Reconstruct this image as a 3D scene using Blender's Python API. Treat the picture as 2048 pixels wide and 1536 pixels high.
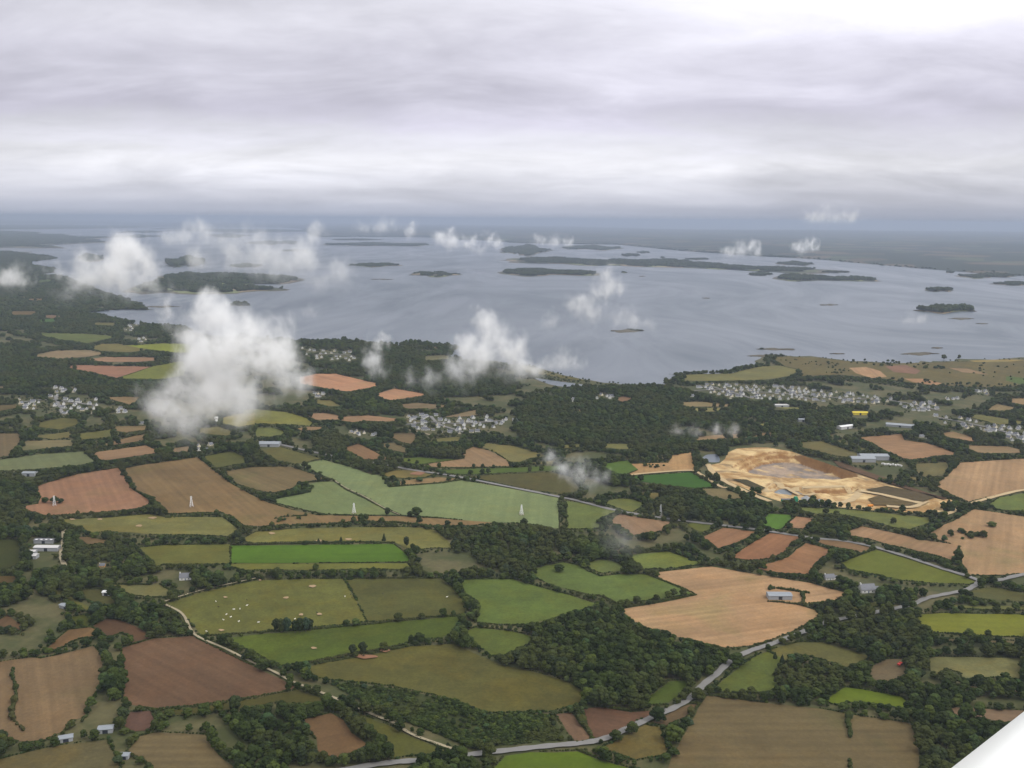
import bpy, math, random
import numpy as np
from mathutils import Vector, Matrix
from mathutils.geometry import delaunay_2d_cdt
random.seed(7); RNG = np.random.default_rng(7)
for o in list(bpy.data.objects): bpy.data.objects.remove(o)
S = bpy.context.scene
COL = S.collection
R = math.radians
# ------------------------------------------------------------------ camera
ALT, FPX, HORZ, ROLL = 400.0, 2010.0, 438.0, R(0.45)
PITCH = math.atan((768-HORZ)/FPX)
_F = Vector((0, math.cos(PITCH), -math.sin(PITCH))); _R0 = Vector((1, 0, 0)); _U0 = _R0.cross(_F)
CR = (_R0*math.cos(ROLL)+_U0*math.sin(ROLL)); CU = (_U0*math.cos(ROLL)-_R0*math.sin(ROLL))
CAM = Vector((0, 0, ALT))
cam = bpy.data.cameras.new('camera'); cam_o = bpy.data.objects.new('camera', cam); COL.objects.link(cam_o)
cam.sensor_width = 36; cam.lens = FPX/2048*36; cam.clip_start = .1; cam.clip_end = 200000
cam_o.matrix_world = Matrix(((CR.x, CU.x, -_F.x, 0), (CR.y, CU.y, -_F.y, 0), (CR.z, CU.z, -_F.z, ALT), (0, 0, 0, 1)))
S.camera = cam_o
# ------------------------------------------------------------------ sky, sun, exposure
SUN_EL, SUN_AZ = R(48), R(118)          # azimuth clockwise from +Y (the view direction)
w = bpy.data.worlds.new('World'); S.world = w; w.use_nodes = True
nt = w.node_tree; nt.nodes.clear()
def wn(t, **k):
    n = nt.nodes.new(t)
    for a, b in k.items(): setattr(n, a, b)
    return n
def wl(a, b): nt.links.new(a, b)
def wmath(op, a, b=None, c=None, clamp=False):
    n = wn('ShaderNodeMath', operation=op, use_clamp=clamp)
    for i, v in enumerate((a, b, c)):
        if v is None: continue
        if isinstance(v, (int, float)): n.inputs[i].default_value = v
        else: wl(v, n.inputs[i])
    return n.outputs[0]
out = wn('ShaderNodeOutputWorld'); bg = wn('ShaderNodeBackground'); wl(bg.outputs[0], out.inputs[0])
bg.inputs[1].default_value = 0.113
sky = wn('ShaderNodeTexSky', sky_type='NISHITA', sun_disc=False, sun_elevation=SUN_EL, sun_rotation=SUN_AZ, altitude=400, dust_density=3)
tc = wn('ShaderNodeTexCoord'); sx = wn('ShaderNodeSeparateXYZ'); wl(tc.outputs['Generated'], sx.inputs[0])
X, Y, Z = sx.outputs
zc = wmath('MAXIMUM', Z, 0.0)
den = wmath('ADD', zc, 0.24)
u = wmath('DIVIDE', X, den); v = wmath('DIVIDE', Y, den)
cv = wn('ShaderNodeCombineXYZ'); wl(u, cv.inputs[0]); wl(v, cv.inputs[1])
def noise(scale, sxy, detail, rough=.55, dist=0, off=(0, 0, 0), rot=-13):
    m = wn('ShaderNodeMapping'); wl(cv.outputs[0], m.inputs[0]); m.inputs['Scale'].default_value = (sxy[0], sxy[1], 1); m.inputs['Location'].default_value = off
    m.inputs['Rotation'].default_value = (0, 0, R(rot))
    n = wn('ShaderNodeTexNoise'); wl(m.outputs[0], n.inputs['Vector']); n.inputs['Scale'].default_value = scale
    n.inputs['Detail'].default_value = detail; n.inputs['Roughness'].default_value = rough; n.inputs['Distortion'].default_value = dist
    return n.outputs[0]
def smooth(x, a, b, c=0., d=1.):
    n = wn('ShaderNodeMapRange', interpolation_type='SMOOTHSTEP'); wl(x, n.inputs[0])
    for i, q in enumerate((a, b, c, d)): n.inputs[i+1].default_value = q
    return n.outputs[0]
big = noise(1.0, (.6, 1.0), 3, .5, .3, (3.1, 7.7, 0)); med = noise(2.8, (.6, 1.0), 7, .56, .5, (8.3, 2.2, 0)); fin = noise(9, (.75, 1.0), 6, .6, .3, (1.3, 4.1, 0))
# cloud deck brightness by height above the horizon: bright gap low down, dark underside above it, thin bright cloud on top
rp = wn('ShaderNodeValToRGB'); wl(wmath('MULTIPLY', wmath('ADD', zc, wmath('MULTIPLY', wmath('SUBTRACT', med, .5), wmath('MULTIPLY', zc, .8))), 2.5), rp.inputs[0])
cr = rp.color_ramp; cr.interpolation = 'EASE'
stops = [(0.0, (3.5, 3.72, 4.5)), (.022, (4.2, 4.4, 5.2)), (.05, (5.3, 5.4, 6.1)), (.085, (6.1, 6.15, 6.75)), (.135, (6.75, 6.75, 7.2)), (.18, (6.2, 6.18, 6.8)), (.25, (5.15, 5.02, 5.9)), (.34, (5.7, 5.58, 6.4)), (.50, (6.55, 6.47, 7.15)), (1.0, (9.6, 9.6, 9.8))]
while len(cr.elements) < len(stops): cr.elements.new(.5)
for e, (p, c) in zip(cr.elements, stops): e.position = p; e.color = (c[0]/10, c[1]/10, c[2]/10, 1)
nn = wmath('ADD', wmath('ADD', wmath('MULTIPLY', big, .46), wmath('MULTIPLY', med, .44)), wmath('MULTIPLY', fin, .10))
fadeh = smooth(zc, .004, .05, .35, 1.)
amp = wmath('MULTIPLY_ADD', wmath('MULTIPLY', wmath('SUBTRACT', nn, .5), fadeh), 1.7, 1.0)
# the deck is thinner up on the right, where the light comes through
side = wmath('MULTIPLY', smooth(X, -.25, .4), smooth(zc, .08, .27, 0, .45))
low = wmath('MULTIPLY', smooth(X, .05, .5), smooth(zc, .13, .03, 0, -.22))
dim = wmath('MULTIPLY', smooth(X, .05, -.5), smooth(zc, .05, .12, 0, -.16))
amp2 = wmath('ADD', wmath('ADD', wmath('ADD', amp, dim), side), low)
vs = wn('ShaderNodeVectorMath', operation='SCALE'); wl(rp.outputs[0], vs.inputs[0]); wl(wmath('MULTIPLY', amp2, 11.4), vs.inputs['Scale'])
mx = wn('ShaderNodeMix', data_type='RGBA'); mx.inputs[0].default_value = .95
wl(sky.outputs[0], mx.inputs[6]); wl(vs.outputs[0], mx.inputs[7]); wl(mx.outputs[2], bg.inputs[0])
sun = bpy.data.lights.new('sun', 'SUN'); sun.energy = 1.4; sun.angle = R(10); sun.color = (1, .95, .88)
sun_o = bpy.data.objects.new('sun', sun); COL.objects.link(sun_o); sun_o.location = (0, 0, 900)
sd = Vector((math.sin(SUN_AZ)*math.cos(SUN_EL), math.cos(SUN_AZ)*math.cos(SUN_EL), math.sin(SUN_EL)))
sun_o.rotation_euler = sd.to_track_quat('Z', 'Y').to_euler()
S.view_settings.view_transform = 'Standard'; S.view_settings.look = 'None'; S.view_settings.gamma = 1
S.view_settings.exposure = 0.0; S.view_settings.use_curve_mapping = False
S.render.engine = 'CYCLES'
cy = S.cycles
cy.use_denoising = True; cy.max_bounces = 14; cy.diffuse_bounces = 2; cy.glossy_bounces = 2; cy.transparent_max_bounces = 8
cy.volume_bounces = 12; cy.volume_step_rate = .25; cy.volume_max_steps = 256
cy.use_adaptive_sampling = True; cy.adaptive_threshold = .015
HAZE_DENSITY, HAZE_COLOR = 5.0e-5, (.46, .53, .66)
TILE = {'A': 400, 'B': 768, 'C': 1152}
# ---- fields: short description | tile | colour seen in daylight (sRGB) | kind g grass, s stubble, p plough, c crop | outline
FIELDS = '''
cow pasture|P|116,114,62|g|326,1209 400,1186 512,1161 600,1158 687,1158 711,1200 733,1243 690,1248 620,1254 540,1261 440,1269 400,1271 387,1250 366,1228
plain olive pasture|P|100,98,56|g|690,1158 880,1157 905,1175 925,1200 934,1218 928,1227 900,1230 800,1239 736,1243 714,1200
long green meadow|P|94,106,44|g|452,1277 540,1267 620,1260 736,1249 850,1239 922,1231 920,1245 903,1267 880,1276 830,1278 800,1291 700,1307 612,1324 566,1331 520,1310 480,1292
round olive pasture|P|108,102,58|g|614,1333 720,1314 824,1293 905,1288 950,1308 1010,1332 1060,1342 1131,1362 1180,1392 1157,1408 1099,1422 1024,1424 974,1425 887,1393 787,1371 672,1360 620,1352
brown ploughed field|P|128,92,70|p|245,1296 310,1277 383,1272 450,1302 512,1336 560,1357 594,1377 512,1392 400,1409 312,1418 264,1410 242,1390 252,1360 247,1327
dull olive strip|P|92,86,46|g|316,1424 420,1412 512,1397 598,1380 658,1402 640,1405 600,1407 550,1405 520,1411 470,1419 400,1428 330,1432
small square brown field|C1|134,98,66|p|385,1148 600,1098 700,1155 760,1250 880,1340 905,1392 830,1402 740,1428 640,1460 600,1445 495,1400 485,1300 425,1220
olive triangle field|C1|106,104,54|g|795,1080 900,1135 1100,1215 1250,1292 1400,1352 1515,1398 1400,1422 1200,1437 1095,1455 1064,1380 1052,1310 964,1258 894,1208 864,1160
bright bottom meadow|P|104,122,38|c|1012,1512 1061,1505 1156,1503 1200,1521 1260,1537 1290,1570 1300,1640 960,1640 985,1540
narrow pinkish strip|C2|146,108,86|p|355,1107 478,1093 538,1182 620,1282 616,1308 504,1326 444,1250 404,1180
dark plough by road|C2|126,88,70|p|566,1064 700,1049 950,1092 1106,1078 1100,1128 995,1160 895,1225 775,1276 655,1300 640,1268 600,1180
green wood corner|C2|96,110,50|g|1052,988 1150,932 1262,842 1408,838 1398,880 1338,950 1280,998 1230,1026 1100,1028
large tan stubble|P|202,156,112|s|1303,1146 1421,1133 1540,1153 1620,1166 1706,1190 1690,1196 1650,1204 1590,1208 1646,1226 1619,1244 1589,1260 1534,1282 1502,1291 1450,1296 1406,1287 1351,1273 1329,1263 1288,1257 1263,1239 1242,1219 1320,1206 1393,1191 1364,1177 1331,1163
green slope meadow|P|110,124,68|g|1062,1141 1085,1133 1125,1125 1158,1131 1174,1143 1200,1153 1240,1149 1290,1149 1328,1163 1387,1188 1330,1196 1250,1206 1234,1207 1207,1191 1182,1189 1130,1177 1090,1164 1070,1153
small hedged paddock|P|116,124,74|g|1169,1128 1205,1118 1228,1123 1252,1137 1240,1142 1202,1146 1182,1138
pale green meadow|B2|122,130,70|g|915,1370 1240,1338 1400,1392 1535,1440 1350,1468 1064,1486 1024,1448 955,1400
middle green meadow|P|106,120,62|g|918,1160 1024,1159 1074,1173 1144,1192 1196,1209 1163,1219 1106,1236 1060,1248 1024,1250 954,1245 956,1225 956,1202 929,1184
little green paddock|P|106,116,58|g|931,1264 951,1255 1024,1263 1070,1275 1054,1289 1030,1300 1006,1311 984,1312 959,1293
yellow green field|C3|132,132,50|c|1182,312 1400,298 2100,312 2100,488 1800,482 1302,448 1222,380
grey green strip|C3|116,114,70|g|1372,232 1500,237 2100,242 2100,275 1700,268 1402,250
grey triangle field|C3|104,102,66|g|1574,150 1700,103 1800,88 2100,152 2100,208 1750,188
thin brown strip|C3|118,100,68|s|1422,507 1980,522 1980,552 1700,528 1452,528
greyish right pasture|C3|136,130,92|g|1292,660 1350,648 2020,658 2034,836 1860,806 1562,826 1534,768 1420,738 1352,788 1302,758
pale brown strip|C3|156,128,94|s|1494,882 1600,884 2100,924 2100,962 1850,938 1602,898
tan field by wing|C3|154,122,94|s|1434,1072 1500,1053 2060,1080 2060,1150 1880,1172 1700,1138 1562,1122 1472,1108
lime green strip|C3|116,130,40|c|440,962 490,975 612,892 750,908 1060,967 1128,1020 1146,1076 1000,1042 800,1012 640,1008 540,1028 430,985
roadside moor strip|C3|118,112,70|g|24,592 240,533 440,533 796,642 776,678 640,736 562,708 362,648 200,628 130,686 60,640
green roadside meadow|P|104,112,56|g|1424,1382 1446,1361 1476,1336 1513,1312 1534,1304 1558,1313 1565,1323 1544,1350 1558,1365 1549,1379 1530,1385 1486,1386 1450,1384
rough brown clearing|C3|134,112,86|p|806,780 854,712 950,669 1078,664 1088,720 1116,778 1038,816 980,846 824,832
wide brown field|P|128,108,70|s|1414,1392 1536,1407 1640,1418 1711,1431 1828,1448 1837,1485 1840,1540 1846,1640 1290,1640 1335,1540 1362,1480 1397,1416
small olive plot|C2|122,106,66|g|736,1370 850,1313 1060,1194 1180,1212 1224,1330 1252,1370 1216,1438 1060,1452 982,1470 852,1416 744,1398
brown roadside wedge|C2|120,94,68|p|1110,1172 1400,1034 1494,1023 1386,1128 1300,1166 1240,1198
slim olive plot|C3|108,106,60|g|624,270 900,198 946,210 880,238 780,267 680,278
green road edge field|P|116,120,52|c|1683,1126 1731,1107 1752,1100 1811,1117 1886,1141 1926,1154 1950,1164 1940,1169 1900,1167 1850,1165 1806,1161 1761,1151 1700,1140
tan shrub dotted field|C0|146,116,82|s|-80,700 250,654 330,662 430,642 740,563 798,622 826,740 816,860 738,958 686,1038 684,1126 556,1166 498,1246 340,1316 170,1326 60,1288 -80,1210
grey bottom field|C0|120,108,80|g|-80,1490 300,1394 500,1354 845,1314 896,1400 955,1536 975,1800 -80,1800
tan bottom field|C0|126,106,70|s|1025,1400 1122,1284 1250,1254 1646,1274 1696,1350 1716,1400 1796,1480 1876,1536 1950,1800 1300,1800 1205,1500
curved tan field|C0|134,100,62|s|340,618 440,523 550,433 720,413 796,442 824,480 640,498 560,528 480,578
dark red plough|C0|112,78,56|p|744,402 850,344 950,353 1080,403 1226,490 1060,538 1058,480 960,452 862,488 804,432
little olive field|C0|100,96,58|g|642,112 800,108 936,190 896,228 800,232 684,180
sloping olive strip|C0|110,106,60|g|396,112 480,113 640,212 796,290 740,306 600,218 432,140
dry farm meadow|C0|122,116,80|g|834,72 1000,73 1276,72 1384,140 1336,168 1200,168 1042,148 962,110
rusty edge field|C0|104,80,40|p|-80,66 140,58 118,4 -80,4
mossy green patch|C0|88,92,34|g|544,332 680,313 726,370 696,406 562,406
brown edge patch|C0|118,86,60|p|-80,400 60,314 138,372 216,402 178,446 120,418
reddish farm plot|C0|112,78,70|p|1044,1092 1200,1083 1236,1160 1196,1236 1062,1246 986,1200
upper blue green crop|P|138,148,108|c|594,930 647,920 700,934 744,950 762,949 769,959 778,975 837,971 924,961 1024,978 1116,996 1117,1058 1074,1050 1024,1046 962,1045 887,1036 802,1030 772,1017 732,994 694,977 669,960 650,953 622,940
lower blue green crop|P|132,142,100|c|540,1001 580,993 622,985 623,977 607,970 640,964 667,964 690,980 728,998 768,1020 793,1030 700,1030 650,1028 600,1018 560,1008
broad pylon field|P|152,120,76|s|250,937 280,931 396,915 424,938 466,970 511,994 537,1006 587,1021 632,1031 700,1032 800,1033 887,1038 990,1046 940,1052 874,1051 812,1046 727,1042 644,1048 512,1053 489,1051 464,1032 440,1024 338,1028 324,1015 302,993 272,980 264,965 252,948
pinkish pylon field|P|180,128,96|s|72,974 110,961 155,949 236,936 249,953 263,978 297,1000 302,1012 250,1021 175,1026 85,1031 52,1020 47,1013 76,1008 82,996
spotted olive pasture|P|134,128,82|g|114,1040 225,1035 300,1028 326,1034 445,1035 475,1058 456,1073 390,1070 300,1069 220,1062 180,1067 162,1053 132,1048
olive crop neighbour|P|116,114,62|g|276,1096 325,1091 460,1089 460,1128 325,1129 313,1134 300,1118 284,1104
olive foot strip|P|122,120,60|g|462,1128 829,1127 824,1134 800,1139 740,1138 612,1141 540,1139 490,1140 462,1134
bright green crop|P|92,122,8|c|462,1092 640,1090 787,1089 808,1105 821,1124 640,1126 462,1127
long olive pasture|P|132,126,76|g|482,1083 490,1076 512,1064 600,1057 720,1055 830,1055 870,1061 888,1076 910,1097 870,1096 830,1099 811,1096 789,1085 640,1082 512,1086
olive lane field|P|112,106,64|g|516,900 562,895 645,918 592,928 557,922 536,911
brown notch field|P|134,112,72|s|449,943 512,934 582,934 655,959 600,965 584,978 550,986 525,983 500,976 475,968
olive corner field|B0|106,105,60|g|1626,582 1856,538 2024,620 1890,647 1734,676
red brown wedge|B1|154,112,80|p|686,520 820,478 930,533 1010,578 1104,604 1000,607 862,602 784,560
olive camp slope|B1|136,116,76|s|974,482 1110,473 1226,530 1200,556 1090,532
brown camp field|B1|142,116,80|s|994,402 1256,393 1286,422 1284,440 1240,486 1164,467 1104,438
pale village meadow|B1|126,120,78|g|1344,455 1500,433 1636,423 1636,458 1480,467
two tone tan field|B1|170,134,96|s|1644,545 1740,503 1860,533 2006,610 2026,658 1700,667 1404,667 1374,642 1670,598
olive shoulder field|P|132,122,82|g|957,893 975,887 1024,892 1093,912 1060,917 1040,924 1020,924 992,905
green roadside wedge|B1|102,116,56|g|1094,620 1190,593 1330,588 1480,603 1630,602 1382,638 1300,647 1200,627
green ribbon field|P|92,110,50|g|869,941 940,938 1024,936 1119,932 1129,940 1024,945 930,950 892,946
straw ribbon field|P|142,130,82|g|1032,930 1116,928 1115,922 1062,925
dark olive field|P|98,92,56|g|934,953 1024,948 1105,945 1148,956 1161,984 1120,988 1024,973 962,960
olive hump field|B1|138,122,76|g|984,725 1120,693 1250,693 1412,730 1350,746 1180,756 1052,742
tan sliver field|B1|164,132,86|s|1054,802 1200,773 1450,748 1634,760 1500,786 1082,816
wavy tan field|B1|174,132,96|s|384,241 540,233 700,263 900,253 1236,290 1100,302 862,300 780,308 650,288 482,288 424,260
tan crescent field|B1|168,130,90|s|304,364 430,343 586,351 480,373 372,374
hazy yellow field|B1|136,132,74|g|-120,210 0,203 250,228 400,273 456,310 430,337 312,328 0,318 -60,290
cloudside green field|B1|112,116,70|g|0,353 130,353 276,390 210,408 102,427 0,418
orange hill field|B1|196,140,102|s|914,95 1110,38 1396,90 1250,108 1082,132
big orange field|P|204,144,106|s|594,757 632,748 672,748 727,761 765,770 740,776 700,783 680,782 640,775 602,768
brown village top|B1|144,118,86|s|1144,166 1300,153 1460,168 1584,176 1450,198 1202,202
brown roof slope|B1|152,126,94|s|1494,268 1760,208 1854,239 1700,262
small pale clearing|B1|132,122,82|g|474,132 600,133 686,180 600,182 484,160
olive forest strip|B2|132,126,80|g|404,492 620,478 960,483 986,520 852,527 640,493 500,508 404,517
olive quarry margin|B2|142,126,86|s|914,602 1256,564 1266,596 1042,606
bare quarry field|B2|204,154,104|p|1284,572 1438,548 1462,688 1300,702 1052,717 914,736 1010,690 954,642 1250,632
green quarry wedge|B2|96,120,52|g|704,642 926,614 1006,685 910,722 832,718
deep green crop|B2|68,106,18|c|934,742 1428,708 1636,828 1470,836 1252,812 1062,787
brown pylon clearing|B2|132,116,76|s|1516,842 1700,838 1872,910 1720,931 1584,898
little brown glade|B2|128,112,70|g|1006,882 1150,873 1244,890 1130,926
olive glade|B2|116,120,70|g|724,946 850,918 960,923 1074,960 1010,996 960,1026 882,1007
square green field|B2|118,126,74|g|434,938 540,953 834,1022 770,1048 684,1088 704,1156 444,1162
misty brown plough|B2|168,128,100|p|766,1110 862,1043 1100,1083 1264,1107 1200,1177 972,1211 854,1128
green road patch|B2|106,110,56|g|1396,1131 1440,1114 1642,1137 1590,1167 1512,1187
brown arrow field|B2|170,118,86|p|1426,1222 1530,1227 1690,1153 1952,1186 1860,1247 1722,1296 1652,1320 1564,1250
red brown field|P|170,112,78|p|1462,1115 1486,1099 1511,1083 1540,1067 1604,1075 1580,1086 1570,1103 1544,1117 1498,1121
curved brown field|P|172,118,82|p|1509,1135 1545,1126 1577,1115 1594,1099 1612,1087 1672,1103 1645,1114 1627,1130 1618,1149 1570,1147 1530,1142
brown triangle field|B3|160,120,86|p|376,1243 600,1264 812,1312 796,1342 750,1356 720,1340 494,1300 404,1270
slanted tan field|B3|180,138,100|s|606,1201 740,1139 1000,1193 1250,1252 1524,1292 1500,1370 1478,1416 1350,1376 1152,1327 962,1287 802,1238 642,1210
big orange slope|B3|190,148,106|s|1486,1100 1640,1004 2048,1064 2200,1080 2200,1500 1900,1530 1604,1530 1556,1440 1534,1300 1266,1220 1404,1130
green quarry foot|B3|122,126,76|g|176,988 600,1003 900,1033 1294,1073 1286,1117 1130,1166 1002,1146 762,1077 552,1038 384,1043
light green patch|B3|98,132,52|c|-60,1120 4,1042 204,1052 130,1138 90,1172 0,1148
tan postage field|B3|178,128,96|s|224,1063 366,1078 356,1108 280,1160 136,1148
striped tan field|B3|192,150,108|s|1336,810 1452,722 1534,633 2048,598 2200,592 2200,840 2048,857 1900,878 1720,916 1602,944 1452,878
green right field|B3|116,126,72|g|1766,970 1852,913 2048,878 2200,872 2200,1020 2048,1018 1850,1007
hedged grey field|B3|122,112,80|g|1176,641 1456,628 1446,660 1398,737 1252,747 1184,708
grey sliver|B3|132,116,80|g|1096,737 1256,757 1246,787 1112,758
tan wood ring field|B3|174,130,92|s|726,431 1068,403 1090,452 1250,473 1360,503 1530,569 1400,572 1160,606 1084,597 942,538 842,478
upper tan field|B3|174,134,96|s|1366,401 1480,383 1734,453 1620,462 1442,428
brown long strip|B3|158,128,92|s|1536,492 1920,503 2090,550 1900,557 1702,557
grey quarry back|B3|122,112,76|g|196,476 420,458 754,570 700,597 552,577 302,518
narrow back strip|B3|118,112,76|g|524,452 590,453 874,559 802,558
orange far corner|B3|182,138,96|s|1864,121 2048,118 2200,118 2200,180 2048,168 1952,149
olive far corner|B3|152,128,86|s|1736,209 1830,163 1994,195 1900,217
long grey paddock|B3|124,118,76|g|1546,251 1700,248 2048,303 2100,312 2048,322 1850,327
pale yard strip|B3|136,132,88|g|0,183 480,193 470,203 152,203
tan tree edge|B2|168,138,96|s|1336,151 1500,143 1784,172 1720,183 1392,183
pale tree edge|B2|144,134,92|g|1426,196 1700,193 1752,202 1600,227 1482,222
straw lane field|B2|152,142,90|g|1736,312 2060,322 2060,343 1782,320
brown smoke field|B2|168,134,94|s|1466,431 1600,413 2048,392 2100,392 2100,416 1700,442 1472,456
brown house plot|B2|152,112,86|p|814,110 900,103 974,120 880,147
brown wood gap|B2|142,118,76|g|484,206 620,207 616,223 502,222
brown edge field|B0|128,108,76|s|-80,400 168,398 156,470 78,578 -80,600
straw left strip|B0|138,124,84|s|162,536 204,458 588,452 576,498 402,516
grey green left field|B0|126,130,98|c|-80,622 330,563 668,543 764,630 600,657 252,687 -80,700
tan lane field|B0|168,128,92|s|746,552 1168,494 1294,550 1100,577 832,616 782,600
tan diagonal field|B0|154,120,82|s|726,520 872,473 1060,423 1328,378 1362,390 1200,407 1132,456 902,492
brown upper left|B0|144,118,78|s|896,342 1216,338 1226,362 1002,392 932,378
olive upper left|B0|116,112,66|g|626,402 888,368 1004,410 800,436 644,447
faint olive field|B0|124,114,76|g|246,421 500,393 556,383 574,428 422,447
village foot meadow|B0|112,106,62|g|306,312 500,274 636,283 616,328 482,367 314,348
green lane strip|B0|102,116,56|g|274,722 600,692 940,643 1186,602 1194,613 982,646 602,696 282,747
farmyard plot|B0|152,124,92|s|1378,553 1386,517 1508,503 1526,540 1402,553
misty brown field|B0|152,122,82|s|826,112 1010,103 1134,112 1080,148 1032,167 902,128
left edge brown|B0|114,98,70|g|-80,175 130,168 146,189 -80,235
misty tower field|B0|126,116,78|g|1546,366 1750,343 1892,400 1800,417 1602,398
yellow tower field|B0|154,142,90|g|1786,272 1900,243 2040,236 2040,327 1902,346 1786,318
brown farm glade|B0|132,102,70|p|584,1227 700,1228 854,1257 846,1277 702,1287
dark edge meadow|B0|70,74,36|g|-80,1255 186,1244 176,1350 166,1436 62,1474 -80,1480
pink far field|A0|170,118,92|s|494,1336 640,1323 1206,1337 1098,1373 930,1426 702,1377 564,1349
olive far field|A0|124,126,62|g|936,1429 1104,1376 1222,1334 1470,1289 1500,1330 1480,1400 1302,1437
yellow far field|A0|144,148,60|c|936,1162 1100,1163 1300,1149 1520,1154 1540,1227 1402,1222 1202,1198
beige far field|A0|152,128,96|s|236,1249 450,1208 718,1203 842,1230 702,1257 482,1272
tan far strip|A0|168,128,98|s|656,1279 852,1258 1252,1263 1232,1287 1102,1297 852,1297
olive far wedge|A0|124,114,72|g|726,1189 802,1153 960,1153 1192,1204 1002,1222 802,1207
green far meadow|A0|104,112,66|g|236,1062 700,1073 950,1091 832,1117 702,1147 482,1117
brown coast field|A0|134,104,82|s|296,931 402,923 532,931 422,948
green coast patch|A0|74,106,48|c|304,961 466,948 428,978 332,978
lime coast patch|A0|132,132,54|c|396,1006 516,1011 432,1027
brown coast strip|A0|114,94,68|g|86,892 306,893 252,918 92,922
tan coast sliver|A0|134,108,78|s|214,791 356,792 348,806 232,804
grey coast field|A0|114,108,72|g|746,982 944,983 900,1007 762,999
left shore field|A0|128,112,78|s|-80,1492 106,1492 42,1508 -80,1514
green coast field|A0|82,96,58|g|300,640 420,636 400,655 310,660
brown headland|A1|130,110,86|s|1396,1176 1546,1182 1452,1197
grey marsh|A1|118,112,88|g|1336,1252 1500,1243 1594,1270 1352,1287
green salt marsh|P|128,122,82|g|1362,751 1399,749 1461,748 1488,741 1524,733 1562,732 1599,741 1580,752 1536,760 1449,762 1370,763
brown shore moor|P|114,102,68|g|1540,714 1623,715 1708,724 1786,728 1886,725 2048,720 2200,720 2200,775 2048,772 1961,775 1850,770 1761,757 1676,750 1601,753 1604,741 1570,733
orange moor patch|A3|196,150,108|s|646,1346 780,1338 896,1370 952,1418 832,1427 704,1388
red moor patch|A3|152,108,86|s|936,1332 1100,1323 1224,1370 1180,1396 1004,1378
tan moor band|A3|186,136,94|s|1086,1431 1250,1433 1392,1470 1330,1486 1152,1458
tan moor ribbon|A3|168,132,96|s|1446,1346 1600,1353 1772,1399 1562,1382
pale shore band|A3|164,142,94|g|1606,1287 1900,1278 2100,1283 1902,1297 1652,1297
green moor corner|A3|94,112,58|g|1906,1412 2100,1432 2100,1500 1902,1447
green spit|A2|120,112,72|g|60,1318 240,1356 390,1400 590,1444 560,1448 380,1425 250,1402 110,1375
'''
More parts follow.
